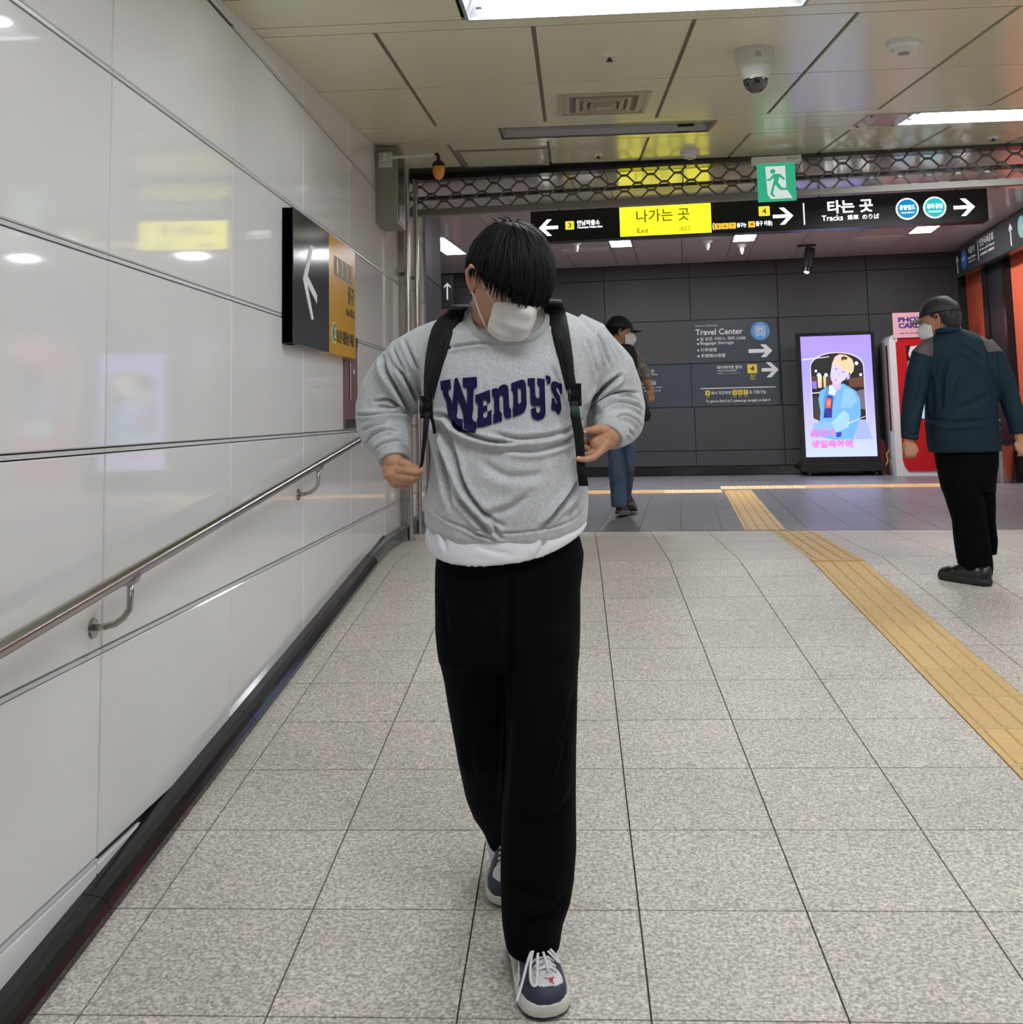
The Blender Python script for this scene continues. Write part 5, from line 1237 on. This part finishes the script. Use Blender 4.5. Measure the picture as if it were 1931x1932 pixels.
# cuffs
for P in ([(741, 856, 2.462, .0385), (743, 863, 2.453, .0375), (744, 870, 2.447, .034)], [(1157, 812, 2.468, .040), (1153, 819, 2.455, .0385), (1149, 825, 2.446, .035)]):
    c_ = MB().tube([at(*p[:3]) for p in P], [p[3] for p in P], 32, cap=False); c2 = remesh(MB().tube([at(*p[:3]) for p in P], [p[3] for p in P], 32), .002, 2)
    finish(c2, 'cuff', M_rib, swo)
# lettering, cut from felt and laid on the chest
S2 = 13.79
GL = {'W': (820, [(152,262),(412,212),(435,462),(385,475),(362,520),(368,610),(440,740),(465,885),(480,740),(525,190),(605,182),(850,880),(853,480),(830,445),(762,430),(745,400),(735,175),(1102,150),(1115,415),(1050,440),(1025,490),(1012,740),(1010,1000),(985,1140),(985,1240),(1020,1295),(1075,1320),(1110,1430),(1065,1615),(735,1585),(768,1440),(765,1290),(740,1080),(615,740),(600,1060),(575,1180),(610,1230),(742,1255),(740,1440),(705,1590),(640,1580),(510,1480),(455,1390),(455,1210),(400,1205),(355,1160),(315,800),(230,640),(215,530),(170,490)], None),
      'E': (820, [(1062,630),(1440,485),(1462,800),(1378,865),(1362,770),(1320,745),(1268,770),(1275,920),(1365,880),(1378,1040),(1275,1075),(1270,1190),(1300,1225),(1350,1205),(1380,1160),(1385,1060),(1490,1000),(1490,1385),(1245,1455),(1135,1470),(1100,1290),(1130,1220),(1135,900),(1120,850),(1075,820)], None),
      'N': (820, [(1492,475),(1620,432),(1645,475),(1700,400),(1760,355),(1840,345),(1890,370),(1925,430),(1935,600),(1945,900),(1960,960),(1995,985),(2000,1205),(1930,1240),(1870,1235),(1820,1180),(1805,1100),(1790,670),(1765,625),(1740,618),(1705,640),(1692,700),(1700,1020),(1725,1075),(1752,1080),(1760,1295),(1535,1375),(1530,1140),(1560,1100),(1555,740),(1540,700),(1508,670)], None),
      'D': (940, [(342,315),(600,225),(660,225),(700,260),(728,340),(752,850),(730,970),(670,1080),(620,1115),(390,1205),(385,960),(402,900),(398,600),(390,550),(348,510)], [(515,470),(545,435),(580,435),(600,480),(608,800),(550,860),(525,830)]),
      'Y': (940, [(772,188),(958,182),(975,620),(1000,690),(1040,715),(1075,690),(1085,640),(1080,430),(1065,390),(1025,355),(1022,188),(1130,192),(1215,215),(1240,1100),(1215,1190),(1150,1260),(1030,1285),(930,1250),(880,1180),(860,985),(990,940),(1000,1050),(1035,1095),(1075,1080),(1105,1020),(1105,890),(1000,915),(905,910),(850,840),(835,420),(820,390),(780,365)], None),
      'A': (940, [(1240,100),(1365,150),(1370,290),(1345,330),(1300,342),(1265,320),(1262,290),(1295,280),(1290,235),(1245,215)], None),
      'S': (940, [(1600,325),(1625,318),(1668,340),(1665,615),(1620,575),(1590,490),(1550,440),(1520,450),(1530,510),(1620,660),(1655,900),(1650,1000),(1620,1090),(1575,1145),(1480,1015),(1465,1035),(1390,1000),(1405,695),(1468,720),(1480,790),(1520,860),(1552,870),(1548,800),(1390,500),(1378,380),(1400,300),(1450,262),(1500,262),(1560,300)], None)}
for ch, (ox, P, hole) in GL.items():
    cu = bpy.data.curves.new('g', 'CURVE'); cu.dimensions = '2D'; cu.fill_mode = 'BOTH'
    for PP in (P, hole):
        if not PP: continue
        sp_ = cu.splines.new('POLY'); sp_.points.add(len(PP)-1); sp_.use_cyclic_u = True
        for q, (x, y) in zip(sp_.points, PP): q.co = (ox+x/S2, -(700+y/S2), 0, 1)
    ob = bpy.data.objects.new('g', cu); COL.objects.link(ob); me = bpy.data.meshes.new_from_object(ob.evaluated_get(bpy.context.evaluated_depsgraph_get())); bpy.data.objects.remove(ob)
    bm = bmesh.new(); bm.from_mesh(me); bmesh.ops.remove_doubles(bm, verts=bm.verts, dist=.01); bmesh.ops.triangulate(bm, faces=bm.faces)
    for _ in range(6):
        ed = [e for e in bm.edges if e.calc_length() > 4.5]
        if not ed: break
        bmesh.ops.subdivide_edges(bm, edges=ed, cuts=1); bmesh.ops.triangulate(bm, faces=[f for f in bm.faces if len(f.verts) > 3])
    for v in bm.verts:
        px, py = v.co.x, -v.co.y; d = ray(px, py); h_ = hit(BV, px, py, 2.38); dn = d/np.linalg.norm(d); v.co = Vector(h_-dn*.0024)
    bmesh.ops.recalc_face_normals(bm, faces=bm.faces)
    r_ = bmesh.ops.extrude_face_region(bm, geom=bm.faces[:]); 
    for v in [g for g in r_['geom'] if isinstance(g, bmesh.types.BMVert)]: v.co.y -= .0012
    bm.to_mesh(me); bm.free(); me.materials.clear(); me.materials.append(M_navy)
    link('lettering', me, swo, True)
# hem seam line
# t-shirt hanging below
b = MB()
rows(b, [(960, 822, 1092, 2.52, .13, .12), (985, 806, 1106, 2.52, .142, .13, .03), (998, 803, 1109, 2.52, .147, .135, .040, .014), (1008, 806, 1106, 2.52, .148, .135, .046, .019), (1011, 811, 1101, 2.52, .147, .134, .048, .021), (1008, 824, 1090, 2.52, .13, .12, .046, .018)], 48, 2.25)
ts = remesh(b, .004, 3); creases(ts, [([(1028, 1000), (1024, 1030), (1010, 1055)], 4, .006, .8), ([(835, 1000), (838, 1020), (842, 1040)], 4, .005, .8), ([(900, 1030), (930, 1040), (970, 1048)], 5, .003, .6)])
finish(ts, 'undershirt', M_tee, MAN)
# trousers
b = MB()
rows(b, [(1000, 836, 1092, 2.52, .12, .11), (1045, 822, 1104, 2.52, .125, .125), (1070, 820, 1102, 2.52, .128, .13), (1110, 820, 1097, 2.52, .13, .135), (1190, 821, 1096, 2.515, .13, .135), (1245, 828, 1094, 2.515, .12, .125)], 40, 2.3)
rows(b, [(1170, 822, 966, 2.52, .115, .12), (1225, 826, 966, 2.53, .11, .115), (1280, 840, 968, 2.55, .10, .11), (1350, 852, 970, 2.60, .10, .10), (1430, 864, 975, 2.66, .095, .095), (1500, 880, 978, 2.75, .09, .09), (1535, 893, 980, 2.82, .088, .088), (1562, 914, 975, 2.88, .085, .085), (1586, 926, 962, 2.92, .08, .08)], 32, 2.2)
rows(b, [(1170, 950, 1097, 2.51, .12, .12), (1300, 955, 1091, 2.475, .11, .11), (1400, 957, 1088, 2.45, .10, .105), (1500, 951, 1087, 2.45, .095, .10), (1600, 945, 1087, 2.46, .09, .10), (1660, 944, 1083, 2.47, .088, .10), (1700, 945, 1077, 2.475, .086, .10), (1738, 947, 1064, 2.48, .084, .10), (1772, 953, 1059, 2.48, .08, .10), (1784, 956, 1057, 2.48, .078, .10)], 32, 2.2)
tr_ = remesh(b, .006, 5); wobble(tr_, .003, 9, 8, (1, 1, .4))
creases(tr_, [([(960, 1090), (962, 1200), (958, 1300), (955, 1400), (948, 1520)], 7, .016, .5), ([(1085, 1300), (1070, 1370), (1050, 1400), (1035, 1430)], 6, .007, 1.), ([(1060, 1390), (1064, 1420), (1052, 1470)], 5, .006, 1.), ([(850, 1240), (842, 1180), (838, 1120)], 5, .005, .8), ([(1090, 1470), (1060, 1530), (1000, 1560)], 8, .006, .8), ([(1075, 1680), (1040, 1720), (980, 1735)], 8, .006, .8), ([(960, 1650), (1000, 1690), (1060, 1700)], 8, .005, .8), ([(900, 1350), (885, 1420), (900, 1480)], 8, .005, .8)])
finish(tr_, 'trousers', M_trou, MAN)
# sneakers and socks
b = MB(); chain(b, [(940, 1560, 2.88, .040), (950, 1610, 2.92, .038), (956, 1655, 2.95, .040)]); b.build('sock', M_tee, MAN, True, True)
toe1 = at(1042, 1912, 2.335); toe1[2] = ramp_z(toe1[1])+.002; heel1 = np.array([toe1[0]-.085, toe1[1]+.275, 0]); heel1[2] = ramp_z(heel1[1])+.002
shoe(MAN, foot_M(toe1, heel1)); 
toe2 = at(956, 1712, 2.745); toe2[2] = ramp_z(toe2[1])+.004; heel2 = np.array([toe2[0]+.03, toe2[1]+.26, ramp_z(toe2[1])+.11])
shoe(MAN, foot_M(toe2, heel2), bow=False)

# ---- backpack, worn on his back
BP = thing('backpack', 'black backpack worn by the young man, padded straps over his shoulders', 'backpack', tuple(at(955, 760, 2.72)))
b = MB(); S_ = []
for py, hw_, y0, y1 in ((640, 60, 2.67, 2.74), (655, 95, 2.655, 2.80), (700, 110, 2.65, 2.84), (800, 112, 2.65, 2.87), (890, 108, 2.655, 2.86), (910, 80, 2.67, 2.82)):
    yc = (y0+y1)/2; c = at(952, py, yc); S_.append(ring(c, hw_/800, (y1-y0)/2, (y1-y0)/2, 32, 3.2))
b.loft(S_); finish(remesh(b, .008, 3), 'bag_body', M_strap, BP)
def ribbon(P, th, name, m, par, off=.0, across=5, lift=None, free=False, ext=None):
    """padded strap: P of (px, py, half width px[, Y]) laid on the cloth"""
    top = []
    for p in smoothline([q[:3] for q in P], 5) if not free else [q for q in P]:
        px, py, hw_ = p[:3]; row = []
        for j in range(across):
            x = px-hw_+2*hw_*j/(across-1)
            h_ = at(x, py, p[3]) if free else hit(BV, x, py, 2.44)
            row.append(h_)
        top.append(row)
    A = np.array(top)
    if not free:
        md = A.mean(1); 
        A[:, :, 1] = .35*A[:, :, 1]+.65*md[:, None, 1]
        for _ in range(4): A[1:-1] = (A[:-2]+2*A[1:-1]+A[2:])/4
    dn = np.array([0, -1., .0]); prof_ = np.array([.35]+[1]*(across-2)+[.35])
    if ext is not None: A = np.concatenate([np.array([[r for r in A[0]+np.array(e_)] for e_ in ext][::-1]), A])
    F_ = A+dn*(th*prof_[None, :, None]+off); B_ = A+dn*(off-.002)
    secs = [list(map(tuple, F_[i]))+list(map(tuple, B_[i][::-1])) for i in range(len(A))]
    return MB().loft(secs).build(name, m, par, True, True)
s1 = ribbon([(864, 584, 17), (850, 602, 24), (838, 634, 25), (826, 676, 21), (818, 715, 16), (812, 752, 10)], .013, 'shoulder_strap', M_strap, BP, ext=[(.004, .05, .016), (.006, .11, .0), (.008, .17, -.05)])
s2 = ribbon([(1044, 574, 19), (1050, 600, 20), (1060, 640, 17), (1069, 685, 14), (1077, 736, 9)], .013, 'shoulder_strap', M_strap, BP, ext=[(-.004, .05, .016), (-.006, .11, .0), (-.008, .17, -.05)])
ribbon([(834, 640, 8), (824, 680, 8), (816, 720, 8), (809, 760, 7)], .004, 'webbing', M_strap, s1, off=.013)
ribbon([(1064, 640, 8), (1073, 685, 8), (1081, 735, 8)], .004, 'webbing', M_strap, s2, off=.013)
def buckle(px, py, Y, par):
    c = at(px, py, Y); b = MB()
    for x0, x1, z0, z1 in ((-.0105, .0125, .019, .025), (-.0125, .0125, -.003, .003), (-.0125, .0125, -.025, -.019), (-.0135, -.009, -.025, .025), (.009, .0135, -.025, .025)):
        b.box(c[0]+x0, c[0]+x1, c[1]-.007, c[1]+.003, c[2]+z0, c[2]+z1)
    b.box(c[0]-.009, c[0]+.009, c[1]-.001, c[1]+.004, c[2]-.024, c[2]+.024)
    b.build('buckle', M_black, par, False, True)
    MB().tube([(c[0]-.013, c[1]-.006, c[2]-.014), (c[0]-.013, c[1]-.009, c[2]), (c[0]-.011, c[1]-.006, c[2]+.014)], .004, 8).build('buckle_lever', M_black, par, True, True)
buckle(806, 768, 2.374, BP); buckle(1086, 745, 2.378, BP)
ribbon([(806, 778, 6, 2.368), (803, 815, 5, 2.372), (799, 850, 3.2, 2.38), (797, 870, 3.2, 2.39), (792, 890, 2.6, 2.401)], .002, 'adjuster_strap', M_strap, BP, free=True)
ribbon([(812, 778, 3.2, 2.372), (818, 800, 3.2, 2.40), (823, 838, 2.6, 2.46)], .002, 'adjuster_strap', M_strap, BP, free=True)
ws = ribbon([(1084, 757, 8, 2.372), (1086, 785, 9.5, 2.372), (1092, 815, 9.5, 2.378), (1095, 850, 8.5, 2.392), (1097, 884, 8.5, 2.395), (1102, 917, 9, 2.392)], .002, 'adjuster_strap', M_strap, BP, free=True)
ribbon([(1083, 766, 7.4, 2.3695), (1085, 777, 8.4, 2.3695), (1087, 789, 8.6, 2.370)], .0012, 'strap_label', mat('dark green label', rgb(14, 48, 44), .7), BP, free=True)

# ================================================================== the man in the cap, walking away
Y2 = 8.8
M2 = thing('person', 'man in black cap and vest with rolled checked sleeves walking past the far wall', 'person', tuple(atz(1172, 975)))
C2 = at(1169, 627, Y2)
H2 = Matrix.Translation(Vector(C2)) @ Euler((0, 0, math.radians(100))).to_matrix().to_4x4() @ Euler((math.radians(4), 0, 0)).to_matrix().to_4x4()
bb = MB(); nb = H2 @ Vector((0, .03, -.07))
bb.tube([tuple(nb), tuple(at(1166, 655, Y2))], [.058, .062], 16, round_ends=True)
rows(bb, [(652, 1150, 1185, Y2, .08, .08), (665, 1135, 1200, Y2, .10, .10), (720, 1135, 1205, Y2, .11, .11), (790, 1138, 1205, Y2, .11, .11), (830, 1145, 1200, Y2, .11, .11)])
chain(bb, [(1193, 672, Y2, .05), (1210, 700, Y2-.03, .043), (1222, 722, Y2-.10, .036), (1228, 735, Y2-.16, .026)])
chain(bb, [(1143, 672, Y2, .05), (1122, 720, Y2, .042), (1108, 762, Y2-.05, .034), (1103, 782, Y2-.10, .025)])
chain(bb, [(1162, 820, Y2, .05), (1164, 880, Y2, .035), (1168, 945, Y2-.02, .03)]); chain(bb, [(1186, 820, Y2, .05), (1186, 880, Y2-.0, .035), (1182, 925, Y2+.15, .03)])
for hx, hy, hz_ in ((1229, 740, Y2-.17), (1102, 789, Y2-.11)):
    p = at(hx, hy, hz_); bb.ball(tuple(p+np.array([0, 0, .01])), .038, 12, 10, (.72, .9, 1.15))
    for k in range(4): q = p+np.array([-.02+.013*k, -.012, -.03]); bb.tube([tuple(q), tuple(q+np.array([0, -.012, -.03])), tuple(q+np.array([0, .008, -.046]))], [.010, .0095, .008], 8, round_ends=True)
    bb.tube([tuple(p+np.array([-.026, -.02, .005])), tuple(p+np.array([-.03, -.038, -.02]))], [.011, .008], 8, round_ends=True)
finish(join([remesh(bb, .008, 2), head_mesh(H2, .005)]), 'body', M_skin2, M2); eyes(H2, M2)
hair_mesh(H2, lambda ph: 1.35 if front(ph) < .8 else 1.7 if front(ph) < 2 else 1.75, 160, 9, .007, .004, (.079, .100, .108)).build('hair', M_hair, M2, True, True)
def cap_(M, parent, m, mv, R=(.090, .108, .105), ln=.075, lab=None):
    b = MB(); secs = []
    for i in range(12):
        th = .02+1.50*i/11; secs.append([(R[0]*math.sin(th)*math.sin(2*PI*k/32), -R[1]*math.sin(th)*math.cos(2*PI*k/32)+.004, .030+R[2]*math.cos(th)*.98) for k in range(32)])
    b.loft(secs); cm_ = remesh(b, .006, 2); wobble(cm_, .0035, 30, 4, (1, 1, 1.5)); cm_.transform(M); o = finish(cm_, 'cap', m, parent)
    b = MB(); T_, B_ = [], []
    for i in range(7):
        for j in range(13):
            s_ = -1+2*j/12; q = i/6; x = .072*s_*(1-.12*q); y = -.098*math.sqrt(max(0, 1-(s_*.78)**2))-.012-ln*q*math.sqrt(max(.05, 1-s_*s_*.8)); z = .034-.012*q-.018*s_*s_; T_.append((x, y, z)); B_.append((x, y, z-.004))
    f = [(i*13+j, i*13+j+1, (i+1)*13+j+1, (i+1)*13+j) for i in range(6) for j in range(12)]; n_ = len(T_)
    edge = [j for j in range(13)]+[i*13+12 for i in range(1, 7)]+[6*13+j for j in range(11, -1, -1)]+[i*13 for i in range(5, 0, -1)]
    b.add(T_+B_, f+[tuple(q+n_ for q in ff[::-1]) for ff in f]+[(edge[i], edge[(i+1) % len(edge)], edge[(i+1) % len(edge)]+n_, edge[i]+n_) for i in range(len(edge))])
    b.v = xf(b.v, M); b.build('visor', mv, o, True, True)
    b = MB().ball((0, .004, .030+R[2]*.985), .007, 10, 6); b.v = xf(b.v, M); b.build('button', m, o, True, True); return o
M_capb = mat('black cap cloth', rgb(18, 17, 22), .75); cap_(H2, M2, M_capb, M_capb, (.098, .116, .112), .085)
mask_mesh(H2, False, -.008, -.125, 1.2, .022).build('face_mask', M_maskw, M2, True, True)
M_vest = mat('black vest cloth', rgb(20, 20, 26), .8); M_vest2 = mat('navy vest lining', rgb(30, 32, 46), .8)
b = MB(); rows(b, [(650, 1150, 1190, Y2, .10, .10), (656, 1138, 1200, Y2, .13, .12), (680, 1132, 1207, Y2, .14, .13), (720, 1128, 1208, Y2, .15, .14), (760, 1122, 1222, Y2, .155, .15), (785, 1116, 1231, Y2, .155, .15), (796, 1122, 1226, Y2, .14, .13)], 32)
vm = remesh(b, .009, 4); wobble(vm, .008, 10, 5); finish(vm, 'vest', M_vest, M2)
M_plaid = mat('grey checked cotton', rgb(120, 116, 108), .85, noise=(38, .45, (1, 1, 1), 1))
for P in ([(1187, 668, Y2, .070), (1200, 684, Y2-.02, .066), (1212, 700, Y2-.05, .060), (1219, 710, Y2-.08, .052)], [(1148, 668, Y2, .070), (1134, 700, Y2, .062), (1123, 730, Y2-.02, .052)]):
    b = MB(); chain(b, P, 18); me = remesh(b, .007, 3); wobble(me, .008, 26, 2); finish(me, 'sleeve', M_plaid, M2)
b = MB(); rows(b, [(775, 1146, 1200, Y2, .12, .12), (810, 1145, 1201, Y2, .13, .13), (835, 1146, 1200, Y2, .12, .13)], 28)
rows(b, [(810, 1145, 1176, Y2, .10, .10), (850, 1146, 1178, Y2, .085, .09), (900, 1149, 1182, Y2-.02, .08, .085), (940, 1152, 1184, Y2-.02, .075, .08), (956, 1154, 1183, Y2-.02, .07, .08)], 24)
rows(b, [(810, 1172, 1201, Y2, .10, .10), (850, 1176, 1199, Y2-.03, .085, .09), (885, 1178, 1198, Y2, .08, .085), (920, 1176, 1194, Y2+.12, .07, .075), (946, 1172, 1190, Y2+.22, .06, .07)], 24)
jm = remesh(b, .008, 3); wobble(jm, .007, 16, 6); finish(jm, 'jeans', mat('blue denim', rgb(74, 92, 116), .85, noise=(9, .22, (1, 1, .5), 3)), M2)
M_brsh = mat('brown shoe', rgb(52, 40, 32), .6); M_brso = mat('pale shoe sole', rgb(120, 108, 90), .6)
t_ = atz(1172, 958, 0.02); h_ = atz(1170, 978, .0); shoe(M2, foot_M((h_[0]+.05, h_[1]+.30, .004), (h_[0], h_[1]+.02, .03), scale=.95), 'plain', (M_brsh, M_brso))
shoe(M2, foot_M((h_[0]+.12, h_[1]+.52, .004), (h_[0]+.10, h_[1]+.25, .08), scale=.95), 'plain', (M_brsh, M_brso))

# ================================================================== the older man in the teal jacket
Y3 = 5.78
M3 = thing('person', 'older man seen from behind in dark cap, teal jacket with grey shoulders and black trousers', 'person', (2.02, Y3, ramp_z(Y3)))
C3 = at(1776, 604, Y3)
H3 = Matrix.Translation(Vector(C3)) @ Euler((0, 0, math.radians(232))).to_matrix().to_4x4() @ Euler((math.radians(8), 0, 0)).to_matrix().to_4x4() @ Matrix.Scale(.95, 4)
bb = MB(); nb = H3 @ Vector((0, .03, -.06))
bb.tube([tuple(nb), tuple(at(1790, 640, Y3))], [.058, .064], 18, round_ends=True)
rows(bb, [(635, 1765, 1820, Y3, .07, .07), (660, 1745, 1870, Y3, .09, .09), (740, 1755, 1865, Y3, .11, .11), (850, 1765, 1875, Y3, .11, .11), (890, 1770, 1870, Y3, .11, .11)])
chain(bb, [(1745, 665, Y3, .045), (1725, 745, Y3-.02, .04), (1718, 810, Y3-.05, .03), (1716, 835, Y3-.06, .025)])
chain(bb, [(1870, 670, Y3, .045), (1902, 740, Y3-.02, .04), (1920, 800, Y3-.05, .03), (1924, 825, Y3-.06, .026)])
chain(bb, [(1808, 880, Y3, .05), (1830, 980, Y3, .04), (1843, 1080, Y3, .03)]); chain(bb, [(1850, 880, Y3, .05), (1858, 960, Y3+.04, .03), (1864, 1010, Y3+.08, .025)])
for (hx, hy, hz_, sg) in ((1714, 846, Y3-.06, 1), (1927, 842, Y3-.07, -1)):
    p = at(hx, hy, hz_); bb.ball(tuple(p), .040, 14, 12, (.8, .8, 1.0))
    for k in range(4):
        q = p+np.array([(-.022+.0145*k), -.030, -.008]); bb.tube([tuple(q), tuple(q+np.array([0, -.010, -.026])), tuple(q+np.array([0, .014, -.036]))], [.0115, .0105, .009], 8, round_ends=True)
    bb.tube([tuple(p+np.array([sg*.03, -.02, .012])), tuple(p+np.array([sg*.034, -.036, -.012])), tuple(p+np.array([sg*.02, -.044, -.022]))], [.013, .011, .009], 8, round_ends=True)
finish(join([remesh(bb, .006, 2), head_mesh(H3, .004)]), 'body', M_skin2, M3); eyes(H3, M3)
hair_mesh(H3, lambda ph: 1.3 if front(ph) < .8 else 1.62 if front(ph) < 1.9 else 1.92, 260, 11, .006, .004, (.078, .100, .108)).build('hair', mat('greying hair', rgb(34, 32, 32), .6), M3, True, True)
co_ = cap_(H3, M3, mat('midnight cap cloth', rgb(15, 16, 27), .6), mat('grey visor', rgb(120, 118, 108), .6), (.096, .114, .108), .07)
b = MB().box(-.098, -.092, .03, .045, .05, .085); b.v = xf(b.v, H3); b.build('tab', mat('grey tab', rgb(90, 92, 100), .6), co_, False, True)
mask_mesh(H3, False, -.008, -.125, 1.2, .018).build('face_mask', M_maskw, M3, True, True); 
M_teal = mat('teal jacket cloth', rgb(9, 33, 46), .7, spec=.25); M_shg = mat('grey brown shoulder panel', rgb(82, 74, 74), .7)
b = MB()
rows(b, [(622, 1775, 1815, Y3, .07, .07), (632, 1758, 1845, Y3, .09, .09), (645, 1742, 1868, Y3, .11, .10), (665, 1738, 1880, Y3, .125, .12), (700, 1742, 1882, Y3, .135, .13), (760, 1748, 1880, Y3, .14, .135), (800, 1748, 1881, Y3, .145, .14), (835, 1752, 1886, Y3, .145, .14), (852, 1756, 1888, Y3, .14, .135)], 40, 2.3)
chain(b, [(1760, 652, Y3, .055), (1743, 672, Y3, .062), (1732, 710, Y3-.01, .062), (1724, 760, Y3-.02, .056), (1718, 800, Y3-.05, .048), (1716, 828, Y3-.06, .040)], 24, rnd=False)
chain(b, [(1855, 650, Y3, .058), (1876, 676, Y3, .062), (1893, 715, Y3-.01, .060), (1908, 760, Y3-.02, .055), (1918, 795, Y3-.05, .048), (1923, 820, Y3-.06, .042)], 24, rnd=False)
jk = remesh(b, .0062, 4); wobble(jk, .005, 12, 12, (1, 1, .5))
creases(jk, [([(1795, 665), (1780, 710), (1777, 770)], 4, .012, .6), ([(1752, 700), (1760, 740), (1758, 790)], 4, .012, .8), ([(1862, 660), (1868, 700), (1885, 740)], 4, .012, .8), ([(1800, 650), (1830, 660), (1862, 690)], 5, .008, .8), ([(1750, 790), (1800, 798), (1878, 792)], 4, .008, .8), ([(1820, 700), (1800, 760), (1790, 800)], 7, .008, .8), ([(1870, 740), (1840, 760), (1800, 770)], 6, .006, .8), ([(1708, 815), (1722, 822), (1735, 818)], 2.5, .008, .8), ([(1725, 780), (1735, 740), (1742, 700)], 4, .006, .8)])
co = coords(jk); d = co-CAM; z = d@FW; X = PCX+FPX*(d@RT)/z; Yp = PCY-FPX*(d@UP)/z
jo = finish(jk, 'jacket', (M_teal, M_shg), M3)
vi = np.zeros(len(co), bool); vi |= (X < 1762+(Yp-640)*.0) & (Yp < 672+(1762-X)*.10) & (X > 1715) & (Yp < 676-(1762-X)*.35); vi |= (X > 1853+(Yp-640)*.45) & (Yp < 664) & (X < 1900)
jo.data.polygons.foreach_set('material_index', [1 if all(vi[v] for v in p.vertices) else 0 for p in jo.data.polygons])
# collar
cb = MB().loft([[tuple(at(x, y+dy, Y3+dz)) for x, y, dz in ((1762, 632, .05), (1768, 622, .0), (1780, 616, -.07), (1800, 613, -.09), (1815, 618, -.05), (1824, 632, .03))] for dy in (0,)]) if False else MB().tube([at(1763, 634, Y3+.03), at(1770, 626, Y3-.05), (at(1790, 622, Y3-.085)), at(1808, 622, Y3-.07), at(1822, 632, Y3+.0)], .017, 10, flat=.5, ref=(0, 1, 0)); cb.build('collar', M_teal, jo, True, True)
b = MB()
rows(b, [(840, 1762, 1882, Y3, .12, .12), (880, 1768, 1883, Y3, .125, .125), (925, 1780, 1876, Y3, .11, .12)], 28)
rows(b, [(880, 1769, 1838, Y3-.02, .11, .11), (930, 1783, 1850, Y3-.02, .10, .10), (980, 1798, 1862, Y3-.02, .09, .09), (1030, 1804, 1868, Y3-.02, .085, .085), (1070, 1810, 1872, Y3-.02, .08, .085), (1086, 1816, 1871, Y3-.02, .075, .08)], 24)
rows(b, [(880, 1815, 1883, Y3+.02, .10, .10), (930, 1835, 1876, Y3+.03, .09, .09), (980, 1846, 1876, Y3+.06, .08, .08), (1020, 1852, 1880, Y3+.1, .07, .07), (1045, 1858, 1878, Y3+.13, .06, .06)], 24)
tm_ = remesh(b, .007, 4); wobble(tm_, .004, 10, 2); finish(tm_, 'trousers', M_trou, M3)
M_bsh = mat('black leather shoe', rgb(16, 16, 18), .25); M_bso = mat('black shoe sole', rgb(26, 26, 26), .6)
hl = np.array(at(1873, 1100, 5.66)); hl[2] = ramp_z(hl[1])+.003; te = np.array(at(1798, 1083, 5.80)); te[2] = ramp_z(te[1])+.003
dd_ = (te-hl)/np.linalg.norm(te-hl)*.28; shoe(M3, foot_M(hl+dd_, hl, scale=.95), 'plain', (M_bsh, M_bso))
